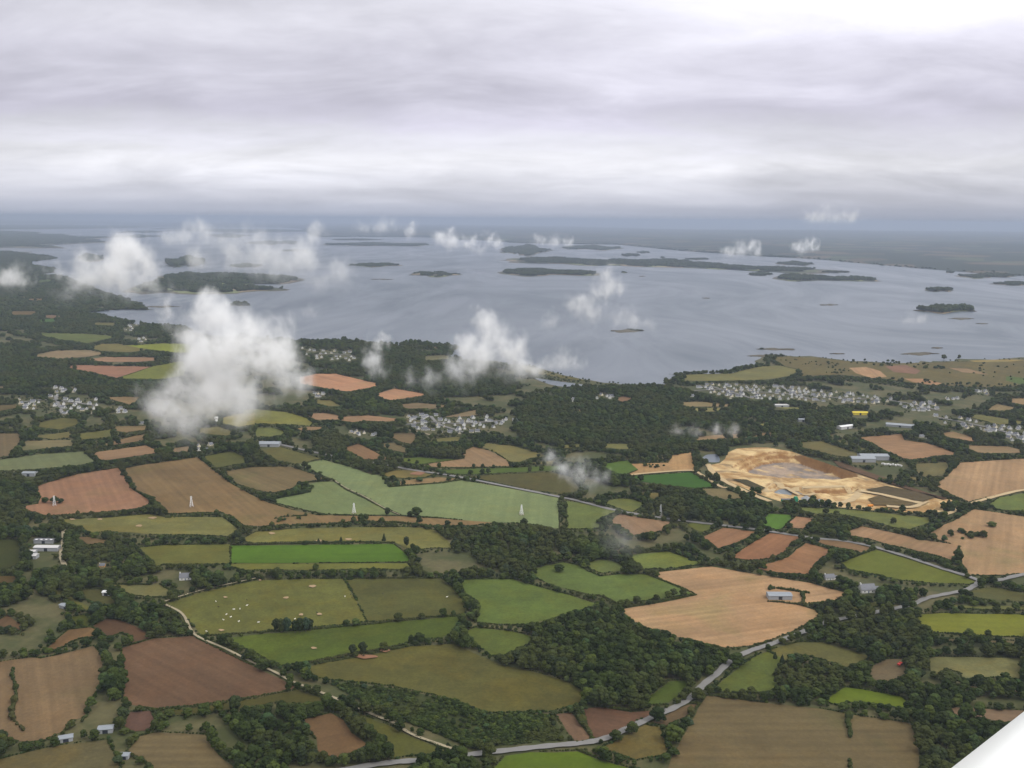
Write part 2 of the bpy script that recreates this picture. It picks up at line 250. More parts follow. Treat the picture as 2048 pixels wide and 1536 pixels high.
HEDGES = [ # label, tile, height, tree-ness, polyline
('low dark hedge between the cow pasture and the long green meadow','C1',1.9,.12,'-440,480 -200,468 0,455 240,440 440,430 700,405 900,388 1200,350 1400,330 1640,322'),
('patchy hedge between the long green meadow and the round olive pasture','C1',2.2,.15,'400,705 560,672 800,635 950,600 1200,548'),
('thin hedge between the green slope meadow and the large tan stubble','C2',1.6,.1,'850,254 1000,235 1200,195 1475,152'),
('straight low hedge along the upper left edge of the large tan stubble','C2',1.6,.1,'1108,0 1230,46 1360,96 1470,150'),
('long hedge between the broad pylon field and the long olive pasture','B1',3,.3,'-80,1160 200,1135 530,1128 700,1115 860,1105 1150,1112 1440,1150'),
('dark hedge along the upper edge of the bright green crop','B1',2.2,.25,'-180,1290 100,1284 300,1280 560,1276 850,1268 1105,1270'),
('stepped hedge between the brown notch field and lower blue green crop','B1',2.6,.2,'100,922 260,890 435,862 430,835 345,800 470,780 605,770'),
('hedge under the tan sliver field beside upper blue green crop','B1',2.2,.1,'1030,760 1060,823 1300,808 1500,795 1660,765'),
('straight hedge between the two tone tan field and green ribbon field','B1',2,.15,'1390,672 1600,674 1850,672 2048,668 2200,662'),
('wavy hedge between the pinkish pylon field and broad pylon field','B0',3,.2,'990,720 1045,790 1080,852 1200,925 1240,985 1310,1020'),
('bushy hedge between the red brown field and curved brown field','B3',3,.3,'-150,1465 30,1415 160,1365 205,1290 350,1225'),
('short isolated hedge standing in the wide brown field','C3',4,.6,'650,1125 642,1180 652,1235 655,1295'),
('stub of hedge at the bottom of the wide brown field','C3',3.4,.6,'655,1490 662,1536 664,1580'),
('thick hedge between the narrow pinkish strip and dark plough by road','C2',3.4,.3,'495,1060 540,1130 580,1200 635,1278'),
('short hedge between the brown roadside wedge and wide brown field','C2',3,.3,'1375,1200 1410,1140 1448,1075'),
('hedge along the top of the spotted olive pasture under broad pylon field','B0',2.6,.3,'1330,1072 1560,1058 1760,1040'),
('hedge along the bottom of the pinkish pylon field','B0',2.8,.3,'340,1066 600,1048 850,1034 1080,1020 1240,1000'),
('short hedge between the grey green left field and tan lane field','B0',2.4,.2,'690,545 740,590 800,625'),
('hedge between the olive upper left and tan diagonal field','B0',2.4,.2,'640,470 800,448 1000,425 1065,418'),
('long hedge above the tan lane field','B0',2.6,.2,'700,532 900,505 1130,470 1180,460'),
('hedge along the top of the grey green left field','B0',2.6,.2,'20,602 150,575 400,535 640,512'),
('long hedge under the green lane strip','B0',2.6,.25,'140,712 400,690 600,668 940,632 1190,594'),
('line of shrubs crossing the tan shrub dotted field','C0',2.4,.3,'110,740 95,800 130,900 120,1010 95,1070 100,1150 190,1245'),
('hedge between brown triangle field and green road edge field','B3',2.4,.2,'560,1420 700,1372 800,1345 850,1315'),
('scrubby line inside the lower blue green crop beside its dirt line','B1',1.4,0,'945,960 985,980 1028,998'),
('hedge of trees just behind the grey metal barn in the stubble','C3',3.2,.35,'5,112 60,100 140,112 230,125 325,140'),
('hedge of bushes in front of the grey metal barn in the stubble','C3',2.2,.3,'0,206 90,212 170,222 260,232 340,242 440,262'),
('short hedge at the right end of the grey metal barn','C3',3.4,.3,'265,150 285,185 275,222'),
('low hedge at the foot of the broad pylon field','B1',2.4,.2,'150,1078 250,1062 400,1056'),
('hedge between the brown arrow field and curved brown field','B2',2.8,.3,'1660,1360 1700,1340 1780,1290 1870,1250 1960,1200'),
('thin hedge between cow pasture and the lane beside the ploughed field','C0',1.6,.15,'1540,455 1480,385 1400,295 1330,222'),
('thin hedge beside the lane along the top of the cow pasture','C0',1.8,.2,'1310,205 1500,150 1700,95 1900,45 2048,12'),
('thin hedge along the lane above the brown ploughed field','C0',1.6,.15,'1570,495 1700,560 1850,635 2020,715'),
('thin hedge along the lane below the long green meadow','C1',1.8,.15,'-480,470 -330,535 -180,600 -20,680 120,735'),
('thin hedge along the lane beside the olive triangle field','C1',1.5,.05,'800,1062 940,1122 1100,1186 1230,1268 1400,1338 1540,1392'),
]
TREES = [ # x y(base) height width kind(0 round 1 pine 2 conical)
(833,1034,15,18,0,'B1-lone'),
(820,1034,9,10,0,''),(1048,1053,12,12,0,''),
(552,1264,14,9,1,''),(563,1266,15,10,1,''),(574,1266,16,10,1,''),(590,1266,13,9,1,''),(600,1265,15,11,1,''),(612,1264,15,10,1,''),(620,1262,13,9,1,''),
(692,1252,7,9,0,''),(712,1251,8,11,0,''),(797,1243,10,11,0,''),(887,1234,10,10,0,''),(843,1238,7,8,0,''),(907,1231,6,6,0,''),
(706,1311,11,9,1,''),(726,1308,12,10,1,''),(768,1301,9,10,0,''),(822,1286,9,6,0,''),(838,1288,12,13,0,''),(598,1348,12,13,0,''),(576,1344,9,8,0,''),
(1243,1213,8,10,0,''),(1254,1212,8,9,0,''),(1273,1207,9,11,0,''),(1312,1202,8,9,0,''),(1336,1195,8,9,0,''),(1347,1192,9,9,0,''),
(1346,1484,15,18,0,''),(1316,1444,13,16,0,''),(1263,1468,11,12,0,''),(1232,1482,9,12,0,''),(1396,1402,12,14,0,''),(1474,1332,13,17,0,''),
(1503,1392,9,10,0,''),(1454,1394,8,8,0,''),(1484,1396,9,8,0,''),(1550,1317,7,4,2,''),(1564,1326,9,4.5,2,''),
(1898,1368,12,22,0,''),(1938,1276,10,12,0,''),(1976,1274,8,8,0,''),(2010,1372,8,12,0,''),
(1916,1117,13,10,0,''),(1983,1054,8,15,0,''),(1966,1076,11,12,0,''),(1901,1073,10,10,0,''),(1866,1082,11,13,0,''),(1888,1083,9,9,0,''),(1942,1070,6,9,0,''),(1927,1068,6,8,0,''),
(947,936,8,7,0,''),(965,936,8,7,0,''),(987,937,7,7,0,''),(834,929,8,8,0,''),(818,923,5,6,0,''),
(813,1093,13,10,1,''),(832,1112,14,12,0,''),(825,1100,9,7,0,''),(1118,1143,9,14,0,''),(1459,1000,9,7,0,''),(1432,1002,8,9,0,''),
(1786,1048,10,10,0,''),(768,1082,11,5,2,''),(682,1083,7,4,2,''),(637,1085,6,4,2,''),
(555,1154,12,13,0,''),(538,1152,9,8,0,''),(362,1140,9,9,0,''),(339,1139,8,8,0,''),(90,1006,9,13,0,''),(110,1006,10,14,0,''),(122,1007,8,10,0,''),
(1290,933,6,10,0,''),(1842,952,8,9,0,''),(1858,958,8,9,0,''),(1820,965,8,9,0,''),(984,904,5,4,0,''),(768,960,7,8,0,''),(786,961,9,12,0,''),(838,963,8,14,0,''),(897,962,7,10,0,''),
(618,940,9,10,0,''),(640,950,7,9,0,''),(985,1108,9,10,0,''),(1000,1112,8,8,0,''),
(2010,1365,10,11,0,''),(1888,719,16,20,0,''),(1918,718,14,12,0,''),
(1350,764,16,24,0,''),
]
ISLANDS = [ # x0,x1,yback,yfront,wood,height
(330,632,457,466,1,12),(240,325,461,467,1,14),(220,320,470,476,1,10),(415,500,467,476,1,10),(647,872,486,494,1,16),(500,598,481,491,1,14),
(697,802,527,534,.8,9),(815,920,544,554,.5,8),(740,785,557,560,0,1),(328,412,515,538,1,22),(458,526,529,535,1,10),
(160,205,509,525,1,14),(462,500,606,613,1,9),(290,358,611,615,0,1),(995,1102,491,511,.9,14),(1118,1246,491,502,1,14),
(1242,1281,508,514,1,12),(1274,1301,503,507,.8,8),(1321,1330,514,517,.8,6),(1243,1254,543,547,.5,5),(1278,1290,551,554,0,2),(1494,1545,546,552,.8,8),
(1551,1630,524,532,1,10),(1851,1908,577,585,1,12),(1833,1956,614,627,1,14),(1898,1948,635,639,0,2),
(1950,1976,646,648,0,2),(1638,1675,607,612,.1,3),(1220,1288,658,665,.15,3),(1404,1421,595,597,0,1.5),
(1516,1593,695,701,.15,3),(1498,1562,708,714,.1,3),(1802,1876,704,710,.1,3),(1862,1885,694,697,0,2),
(1892,1908,543,547,.8,8),(1915,2032,547,558,.9,10),(1983,2080,565,571,.9,8),(1660,1690,706,708,0,1),(560,640,459,463,1,8),(300,425,455.5,459,1,8),(655,765,478,481,1,8),(900,965,470,474,1,8),(1120,1190,481,484,1,7),(1372,1420,517,520,.9,8),(1640,1700,543,546,.9,7),(1300,1345,530,533,0,2),(560,612,500,503,.9,7),
]
LANDS = { # bigger land masses outlined
'headland_island':'235,584 300,562 330,549 400,546 520,553 600,556 603,564 540,568 470,570 440,575 500,575 582,581 520,584 440,588 320,588',
'long_island':'1000,521 1024,516 1110,516 1180,522 1230,520 1280,521 1340,519 1400,526 1450,530 1536,536 1620,537 1668,541 1600,546 1540,544 1500,541 1400,537 1300,535 1230,531 1180,531 1100,526 1024,526',
'low_island':'995,544 1024,541 1074,539 1110,543 1190,545 1206,549 1190,552 1100,550 1060,553 1010,549',
'tail_island':'1546,558 1560,551 1620,553 1660,557 1720,557 1758,560 1757,563 1700,562 1640,561 1590,563',
'far_peninsula':'-400,461 0,462 50,464 100,468 160,472 212,478 210,486 150,487 125,489 85,492 75,497 0,499 -400,503',
'far_strip':'-400,449.5 0,449.5 160,450 290,452 285,456 150,458 0,459 -400,460',
}
COAST = '-400,503 20,503 50,508 95,511 116,517 62,524 64,530 110,537 104,545 78,550 122,552 160,566 215,588 262,602 288,612 300,620 240,619 168,627 205,632 245,641 290,650 370,656 400,668 548,677 590,683 640,684 690,679 720,685 790,692 820,686 860,692 912,691 906,703 900,716 960,722 1030,727 1060,731 1086,738 1124,750 1174,760 1249,768 1299,769 1342,763 1336,757 1362,753 1342,748 1399,746 1461,745 1486,737 1512,730 1510,722 1536,711 1623,713 1708,722 1786,726 1848,725 1886,721 1936,719 2048,717 2500,719'
FARSHORE = '-500,447 0,447.5 160,448 250,450 330,455 480,455 600,457 625,473 700,474 870,475 890,480 960,480 1024,486 1100,487 1174,489 1224,489 1299,495 1339,500 1436,507 1536,514 1611,517 1711,526 1761,532 1836,537 1898,542 1990,549 2048,553 2500,566'
LAGOON = '1062,754 1090,759 1150,767 1200,773 1238,773 1200,777 1150,776 1100,769'
ROAD = '600,1560 700,1540 777,1528 837,1523 894,1517 952,1510 1024,1502 1099,1494 1174,1487 1219,1476 1249,1462 1299,1439 1349,1417 1386,1394 1406,1372 1434,1349 1461,1324 1499,1304 1536,1292 1598,1269 1650,1247 1700,1236 1743,1228 1786,1219 1823,1211 1853,1198 1890,1190 1930,1182 1950,1172 1961,1163'
ROAD2 = '560,890 640,908 727,924 774,931 824,941 912,954 1024,976 1124,996 1161,1004 1236,1023 1344,1040 1436,1051 1511,1060 1570,1069 1631,1078 1686,1083 1743,1094 1811,1114 1886,1139 1936,1154 1961,1163 1995,1162 2048,1150 2200,1120'
LANES = {'dirt lane':('325,1208 365,1230 390,1271 450,1299 512,1330 549,1346 587,1366 652,1391 692,1408 749,1433 787,1448 824,1471 887,1494 927,1507',2.7),
'pasture lane':('322,1207 400,1183 512,1158',2.4),
'quarry approach':('1880,1034 1908,1024 1936,1011 1966,1001 2023,986 2060,980 2200,965',7),
'quarry track':('1415,929 1425,945 1445,961 1474,976 1511,993 1540,1004',9),
'field track':('1251,953 1290,948 1380,942 1400,949 1440,974 1454,976',6),
'farm lane':('128,1060 126,1090 122,1115 132,1135 150,1150',5),
'dirt line':('669,962 694,978 730,995 770,1018 800,1031',1.5),
'village lane':('812,860 850,868 862,872',5)}
HOUSES = [ # polygon cluster, count, description
('1385,771 1440,768 1540,770 1640,780 1720,790 1790,800 1770,808 1680,805 1560,799 1460,797 1430,790',118,'the shore town beyond the quarry'),
('1795,806 1870,805 1878,820 1810,826',20,'the hamlet right of the shore town'),
('1870,832 1920,835 1990,850 2048,855 2070,892 2000,877 1940,862 1880,844',36,'the right edge hamlet'),
('806,832 850,829 920,834 1010,835 1020,842 985,862 930,868 880,868 820,858',52,'the middle village'),
('30,796 100,790 200,800 190,828 110,830 50,817',32,'the left edge village'),
('600,690 710,706 712,722 618,719',22,'the wooded shore hamlet'),
('108,776 150,774 152,786 112,786',7,'the upper left wood'),
('225,815 250,820 250,832 230,828',4,'the trees below the cloud'),
('700,862 755,866 752,874 704,870',8,'the camp by the village'),
('240,652 275,648 270,660 245,664',6,'the left shore wood'),
('274,676 300,676 296,684 276,684',4,'the yellow field clearing'),
('1950,782 1985,784 1980,792 1955,790',5,'the right edge wood'),
('1890,796 1918,797 1915,802 1892,801',4,'the wood behind the depot'),
('1190,790 1225,788 1222,800 1195,800',5,'the brown house plot'),
('1140,798 1165,797 1162,803 1142,803',3,'the small forest clearing'),
('625,787 655,789 652,796 628,794',4,'the orange field farm'),
('383,894 440,888 436,900 388,902',5,'the pylon field farm'),
]
NEAR_HOUSES = [(1658,1158,'white house with grey roof left of the green road edge field',11),
(1733,1183,'large white house with grey roof above the slim olive plot',16),
(372,1158,'low dark roofed farmhouse above the cow pasture',13),
(205,1133,'small house with orange gable between the farm trees at left',8),
(1030,842,'white house at the edge of the forest right of the middle village',10),
(283,848,'white house in the wood left of the white tower',9),
(408,577,'white house on the shore of the headland island',14),
(440,580,'long white house on the low point of the headland island',16),
(490,578,'white house at the tip of the headland island',14),
(1385,793,'white gabled house just below the shore town',10),
(1842,874,'small white house in the wood ring hamlet',9),
(1856,876,'small white house behind the oval wood',9)]
SHEDS = [ # x,y,length m,width m,height,roof colour,rot,label
(95,1100,29,10,4.5,'pale','0','long white roofed barn in the farm at the left edge'),
(64,1108,10,7,4,'pale','0','small white roofed barn left of the farmyard'),
(66,1116,11,9,4,'pale','0','square white roofed barn below the small one in the farmyard'),
(90,1085,24,9,4,'dark','0','dark roofed shed with white rooflights behind the white barn'),
(1558,1196,25,12,4.5,'grey','0','grey metal barn inside the large tan stubble'),
(1724,922,40,20,6,'grey','0','front one of the twin metal sheds behind the quarry'),
(1746,918,48,20,7,'grey','0','rear one of the twin metal sheds behind the quarry'),
(1691,857,36,12,5.5,'white','0.5','long white building in the wood behind the quarry'),
(1719,829,32,12,5,'yellow','0','bright yellow depot building behind the quarry woods'),
(1800,853,52,18,4,'grey','-.4','long flat grey building in the woods right of the white one'),
(540,891,36,22,5,'grey','0','grey shed roof at the lane end left of the olive lane field'),
(132,1481,10,6,3.2,'grey','.4','grey shed on the lane at the lower left corner'),
(212,1463,11,7,3.5,'grey','.2','grey barn at the crossing of the lower left hedges'),
(135,1217,18,6,3.2,'grey','-.5','grey roofed shed among the trees at the lower left'),
(160,1173,9,6,4,'white','0','little white shed above the little olive field'),
(214,1190,8,6,4,'white','0','little white shed inside the little olive field'),
(249,1516,7,5,3,'grey','0','small grey shed beside the bottom lane'),
(1563,814,30,12,5,'pale','0','pale flat shed in front of the shore town'),
(60,951,20,12,5,'grey','0','grey farm shed at the left edge above the pinkish field'),
(1605,843,18,10,5,'grey','0','grey shed in the wood between quarry and shore town'),
]
COWS_W = [(432,1206),(480,1221),(494,1214),(453,1232),(468,1222),(462,1237),(478,1246),(413,1266),(447,1243),(517,1248),(590,1241),(690,1196),(894,1197)]
COWS_D = [(697,1171),(705,1182),(701,1192),(704,1198),(766,1190),(634,1228),(494,1203),(437,1217),(727,1315)]
PATCHES = [(451,1196,8,3),(443,1262,10,4),(625,1174,13,5),(572,1197,11,4),(602,1231,10,4),(639,1230,12,4),(628,1298,12,4),(732,1315,42,8),(770,1303,18,6),
(305,1037,16,4),(278,1053,14,4),(200,1040,12,3),(145,1040,12,3),(544,1068,12,4),(697,1080,12,4),(638,1083,12,4),(835,948,30,7),(520,1162,6,3)]
PYLONS = [(109,1012,19),(383,1014,21),(708,1027,21),(1043,1030,21)]
# clouds: x, y centre, distance, list of (dx,dy,radius px, dz) blobs, density
CLOUDS = [
('large bright white cloud left of centre, tallest of the low clouds',440,700,1550,1.7,'-30,-60,75 -20,-90,45 30,-10,95 -45,10,75 80,10,85 130,30,60 20,70,85 -90,90,70 -130,110,45 60,110,60 -60,130,60 -100,-75,30 170,50,40'),
('small torn cloud trailing under the large bright cloud',380,838,1450,.4,'-30,-15,60 30,-25,65 0,15,50 90,-30,60 -70,-20,40'),
('white cloud with two humps over the left shore',222,535,2300,1.3,'25,-25,60 65,0,50 15,20,60 -45,20,45 -80,45,40 -100,10,35 80,30,40 -60,-10,40 40,45,40'),
('faint round cloud at the left edge over the woods',28,554,2300,.5,'0,0,34 -20,5,28 20,8,24'),
('thin veil cloud over the upper left islands',520,515,3200,.55,'-20,-40,40 -70,-15,55 0,-10,50 40,15,60 -120,10,40 100,15,45 110,-45,28 160,35,45 85,-10,40 130,50,40'),
('wispy pale cloud over the far left channel',372,472,4200,.5,'0,0,34 -35,8,30 30,-15,26 35,10,30'),
('white peaked cloud above the middle bay shore',962,688,1800,1.25,'10,-45,42 25,-10,50 -25,0,45 55,20,48 0,40,60 -50,60,50 -95,72,40 65,50,50 110,55,40 -140,75,30'),
('small upright cloud left of the peaked bay cloud',752,712,1800,.7,'0,-20,30 -8,10,34 10,35,28 15,-35,22'),
('wispy cloud like a question mark over open water',1205,605,2300,.75,'5,-60,34 22,-30,36 -40,0,38 -55,10,30 -25,25,36 30,35,36 60,45,34 -10,-20,36 -100,40,32 95,50,30'),
('faint puff near the spit over the bay',1125,722,1900,.3,'0,0,36 -30,10,26 25,8,24'),
('white cloud over the far middle shore',905,478,4600,1.0,'-25,-5,26 0,5,28 30,12,26 60,20,24 90,12,22 -5,-12,18 75,0,18'),
('thin upright wisp left of the far middle cloud',822,460,4800,.45,'0,0,18 3,-12,12 -3,12,14'),
('faint pale wisp on the far land at centre',765,453,4500,.32,'0,0,26 -40,5,20 20,-4,18'),
('small white cloud right of the long island',1478,502,4000,.5,'-20,5,22 5,0,24 25,-8,18 35,6,16'),
('tiny white cloud near the far right shore',1607,493,4200,.5,'-12,0,17 12,-4,18 0,8,16 20,4,12'),
('tiny faint wisp over open water at right',1828,642,2200,.16,'-8,0,20 14,-4,18'),
('faint small cloud over the far islands at centre right',1110,484,4600,.45,'0,0,20 -30,-4,18 25,4,16'),
('thin grey smoke like cloud over the dark olive field',1160,948,950,.3,'-35,-15,32 0,0,38 35,10,30 -60,-35,24 20,25,28'),
('very thin veil over the misty brown plough',1240,1070,900,.07,'0,0,50 20,30,45 -20,-30,40'),
('thin white smoke drifting over the wood left of the quarry',1395,862,1700,.14,'-40,5,20 0,3,20 40,2,20 75,0,18 -10,-8,14'),
('faint wisp over water below the upper left islands',620,622,2500,.12,'0,0,20 10,8,16'),
('small white puff cloud on the horizon above the far right shore',1660,434,2000,.25,'-35,2,24 -10,-3,26 15,2,24 40,5,22'),
]
# loosely wooded ground: outline, number, height
LOOSE = [('1640,728 1700,736 1706,752 1650,748',14,5),('1700,716 1800,724 1870,730 1860,738 1700,730',26,6),('1836,728 1890,734 1890,742 1840,738',16,6),('1680,752 2048,772 2048,788 1640,760',90,6),
('1850,728 2048,724 2048,765 1900,750',22,4),('1560,716 1690,724 1680,735 1560,728',30,4),('1905,1062 1960,1062 1960,1078 1905,1080',8,5),('1075,738 1160,756 1150,766 1060,752',26,4),
('1300,920 1330,930 1325,940 1290,935',6,5),('1230,955 1300,955 1290,962 1240,962',5,5),('560,1040 640,1033 600,1040 550,1046',9,4)]

# real woods (outlines); everywhere else trees keep to the field edges
WOODS = ['1020,1290 1060,1262 1130,1240 1190,1215 1240,1218 1262,1245 1330,1268 1410,1292 1460,1305 1430,1345 1380,1385 1320,1425 1270,1432 1200,1425 1185,1395 1130,1358 1060,1340 1010,1330',
'1600,1262 1650,1235 1760,1225 1830,1215 1830,1260 1860,1290 1860,1330 1840,1370 1860,1400 1900,1420 1900,1536 1840,1536 1830,1440 1700,1420 1640,1400 1540,1395 1560,1330 1620,1310 1730,1320 1700,1290 1620,1280',
'1830,1390 2060,1430 2060,1640 1840,1640','655,1364 790,1373 890,1395 980,1428 1110,1428 1130,1480 940,1500 760,1420',
'1030,800 1100,780 1200,775 1340,775 1440,800 1540,800 1640,810 1700,820 1720,860 1600,880 1500,890 1400,900 1380,905 1250,905 1150,900 1040,880 1030,850',
'1255,1015 1300,985 1350,970 1420,975 1500,1000 1540,1010 1560,1035 1540,1060 1440,1040 1340,1030',
'0,690 60,690 150,705 250,745 400,770 400,800 300,800 230,790 100,790 0,790','-100,500 200,590 300,625 380,660 300,680 200,660 0,660 -100,660',
'548,678 900,690 900,720 980,740 1030,760 1030,790 800,800 700,790 770,770 740,750 600,730','1804,895 1830,885 1880,893 1880,905 1850,910 1806,902',
'1700,870 1800,860 1880,862 1880,890 1800,880','1600,1050 1640,1030 1720,1040 1690,1075 1620,1070','-60,950 60,960 55,1050 40,1070 -60,1070',
'60,1070 130,1050 230,1080 300,1110 320,1150 240,1160 130,1140','-60,1090 60,1200 -60,1240','220,1220 320,1215 385,1270 310,1275 240,1265',
'430,1420 560,1410 690,1405 700,1440 720,1480 780,1490 780,1536 640,1536 560,1536 480,1480','620,870 700,880 760,930 860,970 740,945 640,915','690,800 800,810 830,830 700,830',
'812,890 880,890 930,915 860,918','860,1060 1000,1060 1100,1080 1100,1140 1010,1150 960,1130 930,1100','1560,1140 1700,1170 1850,1190 1840,1215 1700,1225 1660,1210']
STREETS = ['1388,782 1440,780 1520,785 1600,790 1700,798 1790,803 1880,822','1420,773 1480,790 1500,797','1560,772 1590,790 1640,803','812,850 860,845 920,848 1010,842','860,832 880,850 930,866','40,806 100,800 190,812','110,792 125,828','1875,836 1930,846 2000,862 2060,880','620,712 660,708 708,712']
# ------------------------------------------------------------------ geometry helpers
def ray(px, py):
    return (_F*FPX + CR*(px-1024) + CU*(768-py)).normalized()
def gp(px, py, z=0.0):
    d = ray(px, py)
    if d.z > -1e-4: d.z = -1e-4
    t = (z-ALT)/d.z
    return (d.x*t, d.y*t)
def at_dist(px, py, D):
    return CAM + ray(px, py)*D
Fv, Rv, Uv = (np.array(v) for v in (_F, CR, CU))
def project(P):
    P = np.asarray(P, float) - np.array(CAM)
    d = P@Fv
    return 1024+FPX*(P@Rv)/d, 768-FPX*(P@Uv)/d, d
def pts(s, tile='P'):
    a = np.array([[float(c) for c in p.split(',')] for p in s.split()])
    if tile != 'P':
        a = a/4 + np.array([512*int(tile[1]), TILE[tile[0]]])
    return a
def pts2(s, tile='P'):
    a = np.array([float(c) for p in s.split() for c in p.split(',')]).reshape(-1, 2)
    if tile != 'P':
        a = a/4 + np.array([512*int(tile[1]), TILE[tile[0]]])
    return a
def ground(a, z=0.0):
    return np.array([gp(x, y, z) for x, y in a])
def inside(P, poly):
    P = np.asarray(P, float); x, y = P[:, 0], P[:, 1]; r = np.zeros(len(P), bool)
    q = np.roll(poly, 1, axis=0)
    for (x1, y1), (x2, y2) in zip(poly, q):
        c = ((y1 > y) != (y2 > y))
        if y1 != y2: r ^= c & (x < (x2-x1)*(y-y1)/(y2-y1)+x1)
    return r
def seg_dist(P, poly, closed=True):
    P = np.asarray(P, float); d = np.full(len(P), 1e12)
    n = len(poly)
    for i in range(n if closed else n-1):
        a = poly[i]; b = poly[(i+1) % n]; ab = b-a
        t = np.clip(((P-a)@ab)/max(ab@ab, 1e-9), 0, 1)
        d = np.minimum(d, np.hypot(*(P-a-t[:, None]*ab).T))
    return d
def smooth_line(a, n=6):
    a = np.asarray(a, float)
    p = np.vstack([2*a[0]-a[1], a, 2*a[-1]-a[-2]]); r = []
    for i in range(1, len(p)-2):
        for k in range(n):
            t = k/n; p0, p1, p2, p3 = p[i-1:i+3]
            r.append(.5*((2*p1)+(-p0+p2)*t+(2*p0-5*p1+4*p2-p3)*t*t+(-p0+3*p1-3*p2+p3)*t**3))
    r.append(a[-1]); return np.array(r)
def mesh_obj(name, V, Fc, mat=None, parent=None, smooth=False, loc=None):
    me = bpy.data.meshes.new(name); me.from_pydata([tuple(map(float, v)) for v in V], [], [tuple(map(int, f)) for f in Fc]); me.update()
    if smooth: me.polygons.foreach_set('use_smooth', [True]*len(me.polygons))
    o = bpy.data.objects.new(name, me); COL.objects.link(o)
    for m in (mat if isinstance(mat, (list, tuple)) else [mat]):
        if m: me.materials.append(m)
    if parent: o.parent = parent
    if loc is not None: o.location = loc
    return o
def empty(name, loc, rz=0, scale=None):
    o = bpy.data.objects.new(name, None); COL.objects.link(o); o.location = loc; o.rotation_euler = (0, 0, rz); o.empty_display_size = 1
    if scale is not None: o.scale = scale
    return o
def tag(o, label=None, cat=None, group=None, kind=None):
    for k, v in (('label', label), ('category', cat), ('group', group), ('kind', kind)):
        if v: o[k] = v
    return o
def lin(c):
    return tuple(((x/255+.055)/1.055)**2.4 if x > 10 else x/255/12.92 for x in c)
class MB:
    def __init__(s): s.V = []; s.F = []
    def add(s, V, F):
        n = len(s.V); s.V += [tuple(v) for v in V]; s.F += [tuple(i+n for i in f) for f in F]
    def box(s, x0, x1, y0, y1, z0, z1):
        s.add([(x0, y0, z0), (x1, y0, z0), (x1, y1, z0), (x0, y1, z0), (x0, y0, z1), (x1, y0, z1), (x1, y1, z1), (x0, y1, z1)],
              [(3, 2, 1, 0), (4, 5, 6, 7), (0, 1, 5, 4), (1, 2, 6, 5), (2, 3, 7, 6), (3, 0, 4, 7)])
    def bar(s, a, b, r0, r1=None, n=4):
        a, b = Vector(a), Vector(b); r1 = r0 if r1 is None else r1
        d = (b-a).normalized(); x = d.orthogonal().normalized(); y = d.cross(x)
        V = [a+(x*math.cos(2*math.pi*k/n)+y*math.sin(2*math.pi*k/n))*r0 for k in range(n)]+[b+(x*math.cos(2*math.pi*k/n)+y*math.sin(2*math.pi*k/n))*r1 for k in range(n)]
        s.add(V, [(k, (k+1) % n, n+(k+1) % n, n+k) for k in range(n)]+[tuple(range(n))[::-1], tuple(range(n, 2*n))])
    def obj(s, name, mat, parent=None, smooth=False): return mesh_obj(name, s.V, s.F, mat, parent, smooth)
# ------------------------------------------------------------------ materials
def new_mat(name):
    m = bpy.data.materials.new(name); m.use_nodes = True; t = m.node_tree
    b = t.nodes['Principled BSDF']; b.inputs['Roughness'].default_value = .95; b.inputs['Specular IOR Level'].default_value = .15
    return m, t, b
def nd(t, ty, **k):
    n = t.nodes.new(ty)
    for a, b in k.items(): setattr(n, a, b)
    return n
def tnoise(t, vec, scale, detail=4, rough=.6, mapscale=None, dist=0):
    if mapscale:
        mp = nd(t, 'ShaderNodeMapping'); t.links.new(vec, mp.inputs[0]); mp.inputs['Scale'].default_value = mapscale; vec = mp.outputs[0]
    n = nd(t, 'ShaderNodeTexNoise'); t.links.new(vec, n.inputs['Vector']); n.inputs['Scale'].default_value = scale; n.inputs['Detail'].default_value = detail
    n.inputs['Roughness'].default_value = rough; n.inputs['Distortion'].default_value = dist
    return n.outputs[0]
def tmath(t, op, a, b=None, c=None, clamp=False):
    n = nd(t, 'ShaderNodeMath', operation=op, use_clamp=clamp)
    for i, v in enumerate((a, b, c)):
        if v is None: continue
        if isinstance(v, (int, float)): n.inputs[i].default_value = v
        else: t.links.new(v, n.inputs[i])
    return n.outputs[0]
def tmix(t, fac, a, b, mode='MIX'):
    n = nd(t, 'ShaderNodeMix', data_type='RGBA', blend_type=mode)
    for i, v in ((0, fac), (6, a), (7, b)):
        if isinstance(v, (int, float)): n.inputs[i].default_value = v
        elif isinstance(v, tuple): n.inputs[i].default_value = (*v[:3], 1)
        else: t.links.new(v, n.inputs[i])
    return n.outputs[2]
def trange(t, v, a, b, c=0., d=1.):
    n = nd(t, 'ShaderNodeMapRange', interpolation_type='SMOOTHSTEP'); t.links.new(v, n.inputs[0])
    for i, x in enumerate((a, b, c, d)): n.inputs[i+1].default_value = x
    return n.outputs[0]
